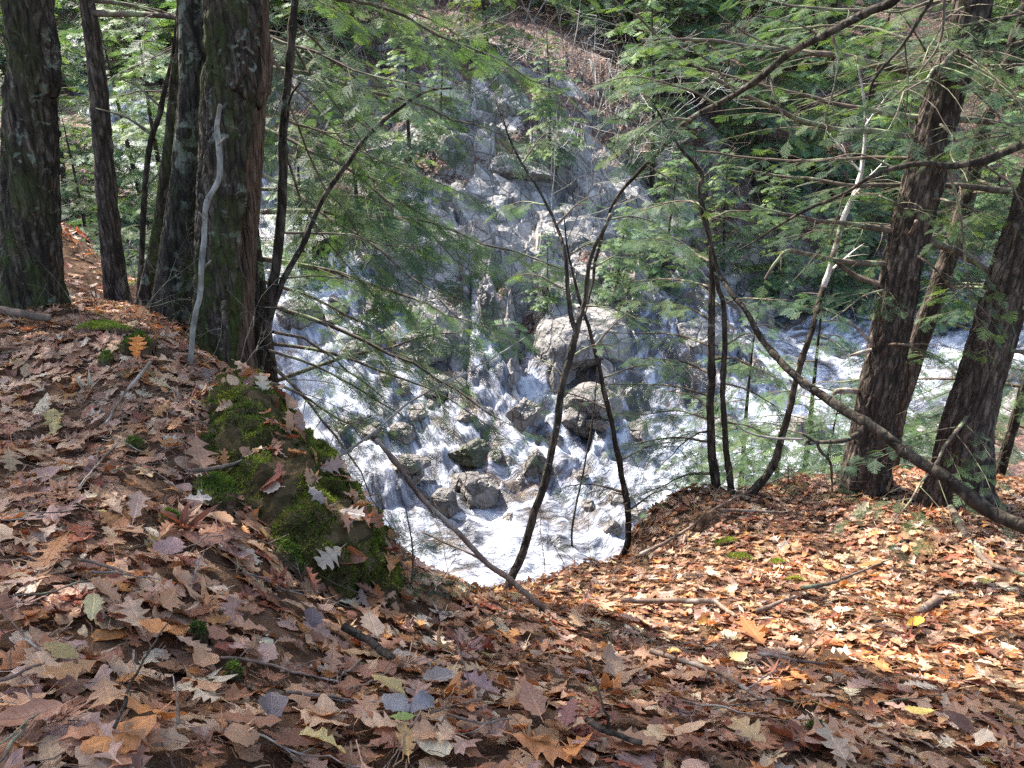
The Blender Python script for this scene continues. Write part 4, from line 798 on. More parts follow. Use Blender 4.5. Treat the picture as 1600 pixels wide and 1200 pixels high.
for k in range(26):
    px, py = rg.uniform(600, 1010), rg.uniform(600, 880)
    if k > 17: px, py = rg.uniform(400, 640), rg.uniform(420, 700)
    c = hitF(px, py); w_ = rg.uniform(.25, .95); c[2] = max(c[2], float(Wz(c[:1], c[1:2])[0])) - .02; o = rock('boulder', c, (w_, w_ * rg.uniform(.6, 1), w_ * rg.uniform(.4, .8)), 200 + k, rg.uniform(0, 6), col=(0, rg.uniform(0, .3), 1), tilt=(rg.uniform(-.5, .5), rg.uniform(-.4, .4)), cuts=11, tight=.45, rough=.06)
    tag(o, 'small dark wet stone in the tumbling white water', 'rock', 'wet stones scattered in the falls')
# ------------------------------------------------------------------ far conifers
FV = []
for k in range(5):
    rg = np.random.RandomState(300 + k); H = 9.0; A = np.array([[.05 * math.sin(z * .7 + k), .05 * math.cos(z * .5 + k), z] for z in np.linspace(-.6, H, 40)]); rad = np.linspace(.13, .015, 40)
    tw = Acc(); cap_tube(tw, A, rad, 8, C=(0, .4, 0)); to = tw.build('trunk', M_SAP); tme = to.data; bpy.data.objects.remove(to)
    w = Acc(); l = Acc(); nb = 62
    for b in range(nb):
        f = (b + rg.rand()) / nb; z = .5 + (H - .7) * f; i = int(np.argmin(np.abs(A[:, 2] - z))); a = rg.uniform(0, 6.283); ln = (2.5 * (1 - f) ** .75 + .25) * rg.uniform(.55, 1.15)
        d = np.array((math.cos(a), math.sin(a), rg.uniform(-.15, .2) + .25 * f)); m = 6; q = np.linspace(0, 1, m)[:, None]; pts = A[i] + d * ln * q + np.array((0, 0, -1)) * .22 * ln * q ** 2
        bough(pts, .012, .003, w, l, rg, 'far', .45, .26, .92, .15, .42, sides=3, tint=(1., 1., 1.) if rg.rand() < .7 else (1.15, 1.1, .8))
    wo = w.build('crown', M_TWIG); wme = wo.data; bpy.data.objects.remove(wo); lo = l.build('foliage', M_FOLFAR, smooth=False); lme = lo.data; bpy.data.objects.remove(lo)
    FV.append((tme, wme, lme))
def far_tree(p, h, label, rg, group='hemlocks on the far side of the gorge', lean=(0, 0), wide=1.):
    v = FV[rg.randint(len(FV))]; t = thing('hemlock_tree', label, 'tree', group, p)
    t.rotation_euler = (lean[0], lean[1], rg.uniform(0, 6.28)); t.scale = (h / 9 * wide, h / 9 * wide, h / 9)
    shared('trunk', v[0], t); c = shared('crown', v[1], t); shared('foliage', v[2], c); return t
rg = np.random.RandomState(77)
FT = [(478, 440, 5.0, 'hemlock with bright feathery boughs left of the falls, behind the forked sapling'), (560, 330, 4.5, 'pale green hemlock leaning over the top of the left cascade'), (640, 270, 4.8, 'hemlock beside the pale boulder, its boughs sweeping right'),
 (690, 215, 3.5, 'small dark hemlock just left of the pale boulder'), (860, 235, 4.0, 'yellow green hemlock right of the pale boulder'), (855, 470, 2.2, 'small drooping hemlock growing in the shaded cleft'),
 (960, 470, 3.2, 'young hemlock on the rocks behind the thin curving sapling'), (1030, 440, 4.2, 'bushy hemlock above the broad pale rock face'), (1130, 420, 5, 'hemlock with silvery green boughs behind the straight young hemlock'), (1210, 470, 5.5, 'silvery green hemlock at the far side of the pool, behind the birch'),
 (1290, 500, 5, 'pale bluish hemlock between the birch and the large furrowed trunk'), (1350, 440, 8, 'tall pale green hemlock directly behind the large furrowed trunk'), (1460, 500, 7, 'bright hemlock seen between the two large right trunks'), (1560, 480, 9, 'tall hemlock beyond the water behind the thick right trunk'),
 (1020, 300, 7, 'yellow green hemlock above the flat blue grey slab'), (1180, 300, 9, 'sunlit hemlock behind the crooked overhanging limb'), (1330, 290, 10, 'tall sunlit hemlock high on the far right slope'),
 (60, 300, 10, 'dark hemlock behind the thick mossy trunk, at the far left edge'), (230, 345, 6, 'hemlock standing below the upstream waterfall'), (270, 400, 6.5, 'hemlock in the gorge between the slender and the twin trunks'), (110, 345, 6, 'bluish hemlock behind the slender reddish brown trunk'), (330, 250, 9, 'dark hemlock hidden mostly by the twin trunks'),
 (520, 95, 8, 'bluish hemlock above the cracked pale outcrop'), (760, 85, 7, 'dark blue green hemlock over the leafy slope at the top centre')]
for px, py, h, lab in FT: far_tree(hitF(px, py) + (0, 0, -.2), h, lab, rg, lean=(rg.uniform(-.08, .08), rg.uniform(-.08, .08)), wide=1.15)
MV = []
for k in range(3):
    rg2 = np.random.RandomState(500 + k); H = 6.0; A = np.array([[.05 * math.sin(z * .9 + k), .05 * math.cos(z * .7 + k), z] for z in np.linspace(-.8, H, 40)]); rad = np.linspace(.09, .008, 40)
    tw = Acc(); cap_tube(tw, A, rad, 8, C=(0, .4, 0)); to = tw.build('trunk', M_SAP); tme = to.data; bpy.data.objects.remove(to); w = Acc(); l = Acc()
    for b in range(44):
        f = (b + rg2.rand()) / 44; z = .6 + (H - .7) * f; i = int(np.argmin(np.abs(A[:, 2] - z))); a = rg2.uniform(0, 6.283); ln = (1.9 * (1 - f) ** .7 + .2) * rg2.uniform(.6, 1.15)
        d = np.array((math.cos(a), math.sin(a), rg2.uniform(-.1, .25))); m = 7; q = np.linspace(0, 1, m)[:, None]; pts = A[i] + d * ln * q + np.array((0, 0, -1)) * .22 * ln * q ** 2 + np.cumsum(rg2.normal(0, .015 * ln, (m, 3)), 0) * q
        bough(pts, .010, .002, w, l, rg2, 'mid', .42, .15, .9, .15, .22, sides=4)
    wo = w.build('crown', M_TWIG); wme = wo.data; bpy.data.objects.remove(wo); lo = l.build('foliage', M_FOL, smooth=False); lme = lo.data; bpy.data.objects.remove(lo); MV.append((tme, wme, lme))
def gz(x, y): return max(float(Fz([x], [y])[0]), Hz(x, y))
for px, py, Yd_, lab in [(1190, 470, 12.5, 'feathery young hemlock below the mound, between the young hemlocks and the birch'), (1300, 430, 11, 'feathery young hemlock below the mound, left of the large furrowed trunk'), (1440, 480, 10, 'feathery young hemlock in the gap between the two large right trunks'), (1570, 520, 9, 'feathery young hemlock behind the thick right trunk'),
      (1390, 560, 8.6, 'feathery hemlock seedling hiding the water behind the large trunk foot'), (1500, 600, 9.5, 'low feathery hemlock over the water, between the large and thick right trunks'), (1310, 600, 9.0, 'low feathery hemlock over the rim, left of the large trunk foot'), (1600, 440, 10.5, 'feathery hemlock at the right edge over the water'),
      (1250, 540, 9.5, 'shorter feathery hemlock over the rim beside the birch foot'), (110, 250, 13, 'shadowy hemlock in front of the upstream waterfall'), (225, 300, 12, 'shadowy hemlock between the slender trunk and the twin trunk'), (20, 200, 14, 'shadowy hemlock at the far left behind the thick trunk'), (165, 340, 16, 'hemlock right below the upstream waterfall')]:
    top = atY(px, py, Yd_); zb = gz(top[0], Yd_); h = top[2] - zb; v = MV[rg.randint(3)]; t = thing('hemlock_tree', lab, 'tree', 'hemlocks rooted in the gorge', (top[0], Yd_, zb - .1)); sc = max(.7, h / 6); t.scale = (min(sc, 1.15), min(sc, 1.15), sc); t.rotation_euler = (0, 0, rg.uniform(0, 6.28))
    shared('trunk', v[0], t); c = shared('crown', v[1], t); shared('foliage', v[2], c)
n = 0; pos = []
while n < 170:
    y = 36 + 55 * rg.rand() ** 1.4; x = rg.uniform(-.85, .85) * y + rg.uniform(-4, 4)
    if 36 < y < 44.5 and -7 < x < 4 or channel(np.array([x]), np.array([y]))[0] > -.5: continue
    if pos and min((x - a) ** 2 + (y - b) ** 2 for a, b in pos) < 5: continue
    if x > 4 and y < 52 and rg.rand() < .5: n += 1; continue
    pos.append((x, y)); z = float(Fz([x], [y])[0]); far_tree((x, y, z - .2), rg.uniform(7, 15) * (1 if y > 42 else .75), 'dim hemlock in the dense wood above the gorge', rg, 'hemlocks of the wood above the gorge', wide=1.25); n += 1
# ------------------------------------------------------------------ bare shrubs
def shrub_mesh(seed, n=26, H=2.4, mat=None, rb=.011):
    rg = np.random.RandomState(seed); w = Acc()
    def grow(p, d, ln, r, dep):
        m = 7; pts = [p]
        for k in range(m): d = nrm(d + rg.normal(0, .13, 3) + (0, 0, .03)); pts.append(pts[-1] + d * ln / m)
        V, Q = tube(np.array(pts), np.linspace(r, r * .45, m + 1), 4 if dep == 0 else 3); w.add(V, Q)
        if dep < 2:
            for k in range(rg.randint(3, 6)):
                i = rg.randint(2, m + 1); grow(pts[i], nrm(d + rg.normal(0, .7, 3)), ln * rg.uniform(.3, .55), r * .5, dep + 1)
    for k in range(n): a = rg.uniform(0, 6.28); grow(np.array((math.cos(a) * .3 * rg.rand(), math.sin(a) * .3 * rg.rand(), -.1)), nrm(np.array((math.cos(a) * .7, math.sin(a) * .7, 1.)) * rg.uniform(.6, 1.2)), H * rg.uniform(.5, 1.1), rb, 0)
    o = w.build('bare_shrub', mat or M_PALE); me = o.data; bpy.data.objects.remove(o); return me
SM = [shrub_mesh(1, 6), shrub_mesh(2, 4, 3.0, M_BIRCH), shrub_mesh(3, 7, 1.8, M_DEADW), shrub_mesh(4, 3, 4.5, M_PALE, .02)]
SHR = [(900, 300, 'bare pale shrub beside the leafy grey ledge'), (960, 290, 'tangled bare shrub above the flat blue grey slab'), (1040, 330, 'bare whitish shrub right of the flat slab'), (870, 400, 'thin bare shrub above the shaded cleft'), (1130, 300, 'bare twiggy shrub under the crooked limb'),
 (760, 130, 'bare shrub standing behind the pale boulder'), (690, 110, 'bare grey shrub on the brown leafy slope'), (620, 110, 'leafless spindly shrub at the top, left of the brown slope'), (850, 150, 'leafless shrub right of the two boulders'), (930, 180, 'leafless shrub in the yellow green boughs'), (560, 190, 'leafless shrub right of the cracked outcrop'),
 (1230, 330, 'leafless tangle behind the birch top'), (1320, 350, 'leafless pale tangle left of the large trunk'), (1460, 430, 'leafless pale shrub between the two right trunks'), (820, 80, 'leafless shrub at the top edge, right of centre'), (1000, 120, 'leafless whitish shrub under the yellow green hemlock'), (1100, 420, 'leafless shrub behind the straight young hemlock'), (1170, 150, 'leafless pale stems under the upper right boughs'), (300, 330, 'leafless shrub beyond the twin trunks'), (130, 380, 'leafless shrub in the hollow behind the slender trunk')]
for k, (px, py, lab) in enumerate(SHR):
    p = hitF(px, py); o = shared('bare_shrub', SM[k % 4], None, Matrix.Translation(Vector(p)) @ Matrix.Rotation(rg.uniform(0, 6), 4, 'Z') @ Matrix.Scale(rg.uniform(.8, 1.4), 4)); tag(o, lab, 'shrub', 'bare shrubs on the far slope')
for k in range(70):
    y = rg.uniform(30, 50); x = rg.uniform(-.5, .75) * y
    if channel(np.array([x]), np.array([y]))[0] > -.3: continue
    o = shared('bare_shrub', SM[rg.randint(4)], None, Matrix.Translation(Vector((x, y, float(Fz([x], [y])[0])))) @ Matrix.Rotation(rg.uniform(0, 6), 4, 'Z') @ Matrix.Scale(rg.uniform(1., 2.), 4)); tag(o, 'leafless pale shrub in the wood on the upper slope', 'shrub', 'leafless shrubs of the upper slope')
# trees that shade the near bank, standing at the left of it
for (x, y, zb, z0, z1, n_, Ln, lab) in [(-6.4, 6.3, -1.3, 3.4, 9.5, 46, 3.3, 'tall hemlock on the bank beyond the left edge, shading the near slope'), (-8.6, 11.2, -1.9, 3.6, 9.5, 36, 3.2, 'tall hemlock on the bank beyond the leafy hollow, out of sight to the left')]:
    t = tag_tree('hemlock_tree', lab); A = np.array([[x, y, z] for z in np.linspace(zb - .4, z1 + .5, 60)]); rd = np.linspace(.17, .04, 60)
    w = Acc(); cap_tube(w, A, rd, 14, C=(0, .5, 0)); w.build('trunk', M_BIG2, t); crown(t, A, rd, z0, z1, n_, Ln, rg, 'mid', spread=.5, ds=.14)

# sprigs and whips along the lip of the bank
def lip(px, py): h = hit(px, py); return h
for px, py, sc, lab in [(640, 925, .22, 'tiny yellow green seedling on the sunny lip of the bank'), (1225, 772, .16, 'tiny hemlock seedling at the crest of the mound'), (1310, 790, .14, 'tiny green seedling left of the large furrowed trunk foot')]:
    p = lip(px, py); t = thing('hemlock_seedling', lab, 'seedling', None, p); P = np.array([(0, 0, -.05), (.02, .01, sc * .8), (0, .02, sc * 1.7)]); w = Acc(); cap_tube(w, catmull(P, 12), np.linspace(.006, .002, 12), 6, C=(0, 0, 0)); w.build('stem', M_TWIG, t)
    for k in range(9): put_bough(t, (0, 0, sc * (.3 + 1.4 * k / 9)), k * 2.4, rg.uniform(-.1, .5), sc * (1 - k / 14), 'near1', rg)
WH = [shrub_mesh(31, 4, .55, M_DEADW, .0022), shrub_mesh(32, 3, .8, M_TWIG, .003), shrub_mesh(33, 5, .4, M_PALE, .0016)]
for k, (px, py) in enumerate([(835, 925), (870, 915), (905, 893), (940, 880), (1005, 862), (1040, 850), (1200, 775), (1270, 780), (1300, 770), (1420, 765), (1450, 770), (240, 520), (225, 505), (160, 505), (330, 570), (600, 930), (690, 930), (745, 935), (1180, 820), (1065, 800), (1560, 860), (120, 470)]):
    p = lip(px, py); o = shared('bare_whip', WH[k % 3], None, Matrix.Translation(Vector(p)) @ Matrix.Rotation(rg.uniform(0, 6), 4, 'Z') @ Matrix.Scale(rg.uniform(.6, 1.3), 4)); tag(o, 'fine leafless whips sprouting along the lip of the bank', 'shoot', 'leafless whips along the lip of the bank')
# ------------------------------------------------------------------ fallen leaves
rng = np.random.RandomState(11)
def leaf_oak(n=9, depth=.62, pointed=True, wide=.36):
    """lobed leaf: strips from midrib to margin, returns V (x across, y along, 0..1), quads, uv"""
    st = []
    for k in range(n * 2 + 1):
        s = k / (n * 2); env = wide * (math.sin(math.pi * min(1, s * .93 + .07)) ** .75) * (.75 + .5 * s); lob = (k % 4 == 2)
        st.append((s, env * (1.0 if lob else (depth if k % 2 else 1 - depth)), .09 if (lob and pointed) else (.02 if k % 2 else 0)))
    st[-1] = (1, .02, 0); st[0] = (0, .012, 0); return st
def leaf_oval(n=12, wide=.3, tooth=.012):
    return [(k / n, max(.012, wide * math.sin(math.pi * (k / n) ** .85) ** .85 + (tooth if k % 2 else -tooth)), 0) for k in range(n + 1)]
def strip_leaf(st, rg):
    V = []; UV = []
    j = 1 + .22 * rg.uniform(-1, 1, (len(st), 2))
    for k, (s, wd, fw) in enumerate(st):
        for m, c in enumerate((-1, -.5, 0, .5, 1)):
            ww = wd * (j[k, 0] if c < 0 else j[k, 1]); x = c * ww; y = s + abs(c) ** 2 * fw
            V.append((x, y - .5, 0)); UV.append((x, y, 0))
    Q = gridq(len(st), 5); V = np.array(V); UV = np.array(UV)
    # petiole
    n = len(V); V = np.vstack([V, [(-.008, -.72, 0), (.008, -.72, 0), (.008, -.5, 0), (-.008, -.5, 0)]]); UV = np.vstack([UV, np.full((4, 3), (.0, .5, 0))])
    return V, np.vstack([Q, [[n, n + 1, n + 2, n + 3]]]), UV
def maple_leaf(rg):
    tips = [(-150, .34), (-118, .12 + .1), (-95, .50), (-72, .22), (-52, .62), (-28, .2), (0, .66)]
    tips = [(a, r) for a, r in tips]; pts = []
    full = tips + [(-a, r) for a, r in reversed(tips[:-1])]
    for k, (a, r) in enumerate(full):
        r = r * (1 + .1 * rg.uniform(-1, 1)); pts.append((a, r))
        if k + 1 < len(full):
            a2, r2 = full[k + 1]
            for q in (.33, .66): pts.append((a + (a2 - a) * q, (r + (r2 - r) * q) * rg.uniform(.82, .95)))
    pts.append((180, .05)); V = [(0, -.1, 0)]; m = len(pts)
    for f in (.4, 1.0):
        for a, r in pts: V.append((math.sin(R(a)) * r * f, math.cos(R(a)) * r * f - .1, 0))
    T = [[0, 1 + k, 1 + (k + 1) % m] for k in range(m)]; Q = [[1 + k, 1 + (k + 1) % m, 1 + m + (k + 1) % m, 1 + m + k] for k in range(m)]
    V = np.array(V); UV = V + (0, .5, 0); n = len(V); V = np.vstack([V, [(-.008, -.6, 0), (.008, -.6, 0), (.008, -.1, 0), (-.008, -.1, 0)]]); UV = np.vstack([UV, np.full((4, 3), (.0, .5, 0))])
    QQ = Q + [[t[0], t[1], t[2], t[2]] for t in []] ; return V, np.array(QQ + [[n, n + 1, n + 2, n + 3]]), UV, np.array(T)
def curl(V, rg, amt=1.):
    x, y = V[:, 0], V[:, 1]; a = rg.uniform(-.25, .8) * amt; b = rg.uniform(-.7, .9) * amt; tw = rg.uniform(-1., 1.) * amt
    z = a * np.abs(x) ** 1.4 * 1.1 + b * y * y * .9 + tw * x * y * 1.2
    z += .07 * amt * fbm(V * 4 + rg.uniform(0, 50, 3), 2) + .03 * fbm(V * 11 + rg.uniform(0, 50), 2)
    # rolled edge
    e = np.maximum(0, np.abs(x) - .16); V2 = V.copy(); rol = rg.uniform(-.4, .8) * amt; z += rol * e * 1.1; V2[:, 0] = x - np.sign(x) * rol * e * .45; V2[:, 2] = z - np.median(z); return V2
KINDS_ = {}
def variants():
    out = {'oak': [], 'round_oak': [], 'oval': [], 'maple': [], 'birch': []}
    for k in range(14):
        out['oak'].append((strip_leaf(leaf_oak(rng.randint(7, 10), rng.uniform(.55, .72), True, rng.uniform(.30, .42)), rng), None))
        out['round_oak'].append((strip_leaf(leaf_oak(rng.randint(6, 8), rng.uniform(.4, .55), False, rng.uniform(.3, .36)), rng), None))
        out['oval'].append((strip_leaf(leaf_oval(12, rng.uniform(.22, .3)), rng), None))
        out['birch'].append((strip_leaf(leaf_oval(10, rng.uniform(.34, .42), .02), rng), None))
        v, q, uv, t = maple_leaf(rng); out['maple'].append(((v, q, uv), t))
    res = {}
    for k, l in out.items():
        res[k] = [(curl(v, rng, rng.choice([.5, .8, 1.2])), q, uv, t) for (v, q, uv), t in l for _ in range(2)]
    return res
LV = variants()
LEAFCOL = [((.30, .165, .10), 22, 'tan'), ((.23, .105, .06), 18, 'brown'), ((.37, .235, .155), 16, 'pale tan'), ((.15, .068, .045), 11, 'dark brown'), ((.27, .165, .135), 8, 'mauve brown'),
           ((.34, .145, .055), 8, 'orange brown'), ((.20, .06, .035), 4, 'russet'), ((.42, .33, .25), 7, 'bleached beige'), ((.24, .19, .17), 1.5, 'grey'), ((.34, .25, .11), 1.2, 'yellow')]
LC = np.array([c[0] for c in LEAFCOL]) * (1.37, 1.44, 1.38); LP = np.array([c[1] for c in LEAFCOL], float); LP /= LP.sum()
M_LEAF = mat_leaf('dry_leaf')
def frame_from(n, yaw):
    n = nrm(n); a = np.stack([np.cos(yaw), np.sin(yaw), 0 * yaw], 1); a = nrm(a - n * (a * n).sum(1, keepdims=True)); b = np.cross(n, a); return np.stack([a, b, n], 2)   # columns
def place_leaves(pos, nor, size, kinds, yaw, col, name, parent=None):
    Fm = frame_from(nor, yaw); V = []; Q = []; T = []; C = []; U = []; n0 = 0
    for kd in set(kinds):
        idx0 = np.nonzero(kinds == kd)[0]; var = rng.randint(0, len(LV[kd]), len(idx0))
        for vi in range(len(LV[kd])):
            idx = idx0[var == vi]
            if not len(idx): continue
            v, q, uv, t = LV[kd][vi]; m = len(v); s = size[idx][:, None, None] * np.array((1, 1, 1.))[None, None]
            asp = rng.uniform(.8, 1.15, (len(idx), 1)); loc = (v[None] * s); loc[:, :, 0] *= asp; loc[:, :, 2] *= rng.uniform(.4, 1.5, (len(idx), 1))
            W = np.einsum('kij,kmj->kmi', Fm[idx], loc) + pos[idx][:, None]
            V.append(W.reshape(-1, 3)); Q.append((q[None] + (n0 + np.arange(len(idx)) * m)[:, None, None]).reshape(-1, 4))
            if t is not None: T.append((t[None] + (n0 + np.arange(len(idx)) * m)[:, None, None]).reshape(-1, 3))
            C.append(np.repeat(col[idx], m, 0)); U.append(np.tile(uv, (len(idx), 1))); n0 += len(idx) * m
    F = [np.concatenate(Q)] + ([np.concatenate(T)] if T else [])
    return mesh(name, np.concatenate(V), F, M_LEAF, parent, np.concatenate(C), True, uv=np.concatenate(U))
KN = np.array(['oak', 'round_oak', 'oval', 'maple', 'birch']); KP = np.array([.40, .18, .17, .06, .19])
def litter(n, xr, yr, smin, smax, lift, tilt, dens=None):
    x = rng.uniform(*xr, n); y = rng.uniform(*yr, n); d = edge_d(x, y); k = d < .35 + 0 * x
    # inside view only plus margin
    if dens is not None: k &= rng.uniform(0, 1, n) < dens(x, y)
    x, y = x[k], y[k]; n = len(x); z = Hn(x, y); nr = Nn(x, y); nr = nrm(nr + rng.normal(0, tilt, (n, 3)) * rng.choice([.5, 1, 1.8], (n, 1)))
    pos = np.stack([x, y, z + rng.uniform(.0, lift, n)], 1); sz = rng.uniform(smin, smax, n) * rng.choice([.8, 1, 1.25], n)
    kinds = rng.choice(KN, n, p=KP); sz[kinds == 'birch'] *= .6; sz[kinds == 'oval'] *= .85
    col = LC[rng.choice(len(LC), n, p=LP)] * rng.uniform(.75, 1.2, (n, 1)) * rng.uniform(.93, 1.07, (n, 3))
    return pos, nr, sz, kinds, rng.uniform(0, 6.28, n), col
def visible_dens(x, y):      # thinner outside the part one can see
    return np.where((np.abs(x) < .75 * y + 1.2) & (y > .4), 1.0, .25)
def moss_free(pos): return pos
big = litter(16000, (-4.6, 5.5), (.2, 7.0), .075, .13, .035, .08, visible_dens)
small = litter(20000, (-5.0, 6.0), (.4, 7.2), .04, .09, .04, .11, visible_dens)
far = litter(9000, (-14, -2.0), (4.5, 14), .09, .15, .04, .25)
P6 = [np.concatenate([a, b, c]) for a, b, c in zip(big, small, far)]
fallen = place_leaves(*P6, 'leaf_litter'); tag(fallen, 'dry brown oak and maple leaves carpeting the forest floor', 'leaf litter', kind='stuff')
# needles, stems and crumbs between the leaves
def needles(n, xr, yr):
    x = rng.uniform(*xr, n); y = rng.uniform(*yr, n); k = (edge_d(x, y) < .2) & (rng.uniform(0, 1, n) < visible_dens(x, y)); k &= fbm(xyz(x * 1.4, y * 1.4), 3) > -.35
    x, y = x[k], y[k]; n = len(x); nr = nrm(Nn(x, y) + rng.normal(0, .2, (n, 3))); Fm = frame_from(nr, rng.uniform(0, 6.28, n)); z = Hn(x, y) + rng.uniform(.004, .045, n)
    ln = rng.uniform(.02, .075, n); wd = rng.uniform(.0006, .0016, n); p = np.stack([x, y, z], 1); a, b, c = Fm[:, :, 0], Fm[:, :, 1], Fm[:, :, 2]; bend = rng.uniform(-.2, .2, (n, 1)) * ln[:, None]
    V = np.stack([p - a * ln[:, None] / 2 - b * wd[:, None], p - a * ln[:, None] / 2 + b * wd[:, None], p + b * (wd[:, None] + bend), p + b * (bend - wd[:, None]), p + a * ln[:, None] / 2 + b * wd[:, None], p + a * ln[:, None] / 2 - b * wd[:, None]], 1).reshape(-1, 3)
    o = (np.arange(n) * 6)[:, None]; Q = np.concatenate([o + [0, 1, 2, 3], o + [3, 2, 4, 5]])
    col = np.array([(.16, .085, .05), (.10, .055, .035), (.27, .18, .11), (.06, .035, .025)])[rng.choice(4, n)]
    return mesh('needle_litter', V, Q, M_LEAF, None, np.repeat(col, 6, 0), False, uv=np.full((len(V), 3), .5))
nl_ = needles(60000, (-3.5, 4.5), (.5, 6.6)); tag(nl_, 'fine brown conifer needles and stems scattered among the leaves', 'needles', kind='stuff')
# ------------------------------------------------------------------ mossy rock, moss patches
M_MOSS = mat_foliage('moss', (1, 1, 1), .25, .8)
M_MROCK = mat_soil('mossy_rock_surface', (.018, .02, .008), (.07, .085, .022), 9)
M_EARTH = mat_soil('root_earth', (.03, .02, .013), (.11, .075, .05), 14)
def tufts(name, V, T, dens, parent, rg, ln=.016, mask=None, cols=((.04, .055, .01), (.105, .13, .018), (.25, .275, .035))):
    """short moss stalks standing on the surface"""
    a, b, c = V[T[:, 0]], V[T[:, 1]], V[T[:, 2]]; cr = np.cross(b - a, c - a); ar = np.linalg.norm(cr, axis=1) / 2; N = nrm(cr)
    if mask is not None: ar = ar * mask(V[T].mean(1), N)
    n = int(min(60000, ar.sum() * dens)); i = rg.choice(len(T), n, p=ar / ar.sum()); u, v = rg.rand(2, n); k = u + v > 1; u[k], v[k] = 1 - u[k], 1 - v[k]
    p = a[i] + (b - a)[i] * u[:, None] + (c - a)[i] * v[:, None]; nn = nrm(N[i] + rg.normal(0, .45, (n, 3)) + (0, 0, .25)); s = nrm(np.cross(nn, rg.normal(size=(n, 3)))) * rg.uniform(.0016, .004, (n, 1)); l_ = rg.uniform(.5, 1.3, (n, 1)) * ln
    W = np.stack([p - s, p + s, p + nn * l_], 1).reshape(-1, 3); cols = np.array(cols); f = np.clip(.5 + .9 * fbm(p * 9, 3), 0, 1) * (len(cols) - 1); j = np.minimum(f.astype(int), len(cols) - 2); C = cols[j] + (cols[j + 1] - cols[j]) * (f - j)[:, None]
    return mesh(name, W, np.arange(n * 3).reshape(-1, 3), M_MOSS, parent, np.repeat(C * rg.uniform(.7, 1.25, (n, 1)), 3, 0), False)
rg = np.random.RandomState(9)
t = thing('mossy_rock', 'big moss covered rock at the brink of the bank, above the falls', 'rock')
P = np.array([at(365, 612, 3.75), at(372, 660, 3.45), at(405, 740, 3.1), at(450, 825, 2.9), at(500, 905, 2.8), at(540, 975, 2.8), at(570, 1050, 2.8)]); rd = np.array([.08, .16, .21, .235, .22, .17, .08])
A = catmull(P, 150); rr = np.interp(np.linspace(0, 1, 150), np.linspace(0, 1, 7), rd); V, Q = tube(A, rr, 120); q = np.repeat(A, 120, 0); d = nrm(V - q)
V = V + d * (.05 * fbm(V * 3.2, 4) + .03 * ridge(V * 7, 4) + .018 * fbm(V * 22, 3))[:, None] + np.array((0, 0, -.25)) * np.maximum(0, -d[:, 2:3]) * 1.2 + np.array((.03, .1, 0)) * np.maximum(0, d[:, 1:2])
ro = mesh('rock', V, Q, M_MROCK, t); T3 = np.concatenate([Q[:, :3], Q[:, [0, 2, 3]]])
def mm(c, N): return np.clip(sm(-.1, .2, fbm(c * 5 + 3, 3) + .2) * sm(-.5, .1, N[:, 2] + .4 * (N[:, 0] > 0)), 0, 1)
T3 = T3 if (np.cross(V[T3[500, 1]] - V[T3[500, 0]], V[T3[500, 2]] - V[T3[500, 0]]) @ d[T3[500, 0]]) > 0 else T3[:, ::-1]
tufts('moss', V, T3, 90000, t, rg, .014, mm)
cN = nrm(np.cross(V[T3[:, 1]] - V[T3[:, 0]], V[T3[:, 2]] - V[T3[:, 0]])); kk = np.nonzero((cN[:, 2] > .25))[0]; kk = kk[rg.randint(0, len(kk), 150)]; lp = V[T3[kk]].mean(1); nk = len(kk)
lo = place_leaves(lp + cN[kk] * .02, nrm(cN[kk] + rg.normal(0, .2, (nk, 3))), rg.uniform(.05, .11, nk), rng.choice(KN, nk, p=KP), rg.uniform(0, 6, nk), LC[rg.choice(len(LC), nk, p=LP)], 'rock_leaf_litter'); tag(lo, 'dry leaves caught on the big mossy rock', 'leaf litter', kind='stuff')
def patch(px, py, wp, hp, label, cols=None, hgt=.03):
    c = hit(px, py); tdep = c[1] / ray(px, py)[1]; s = tdep / FPX; rx, ry = wp * s / 2, hp * s / 2 * 1.9; V = []; m = 22
    X, Yg = np.meshgrid(np.linspace(-1, 1, m), np.linspace(-1, 1, m)); x, y = X.ravel(), Yg.ravel(); r = np.hypot(x, y) + .25 * noise(xyz(x * 2 + px, y * 2 + py)); z = np.maximum(0, 1 - r ** 2) ** .5 * (hgt * (.4 if cols else 1) + (.12 if cols else .3) * min(rx, ry)) * (1 + .5 * fbm(xyz(x * 3, y * 3 + px), 3))
    wx, wy = c[0] + x * rx, c[1] + y * ry; V = np.stack([wx, wy, Hn(wx, wy) + np.where(r < 1, z + .02, -.03)], 1); Q = gridq(m, m); T_ = np.concatenate([Q[:, :3], Q[:, [0, 2, 3]]])
    o = mesh('moss_patch', V, Q, M_EARTH); tag(o, label, 'moss', 'moss cushions on the bank')
    k = r[T_].max(1) < 1.0
    tufts('moss', V, T_[k], 110000, o, rg, .013, lambda c_, N_: np.clip(1.3 - np.hypot((c_[:, 0] - c[0]) / rx, (c_[:, 1] - c[1]) / ry), 0.02, 1) ** 2, cols or ((.05, .085, .012), (.10, .15, .02), (.17, .21, .03)))
SUNLIT_MOSS = ((.14, .19, .02), (.24, .29, .04), (.36, .38, .07))  # sunlit moss: the sunlight is put into these brighter tuft colours
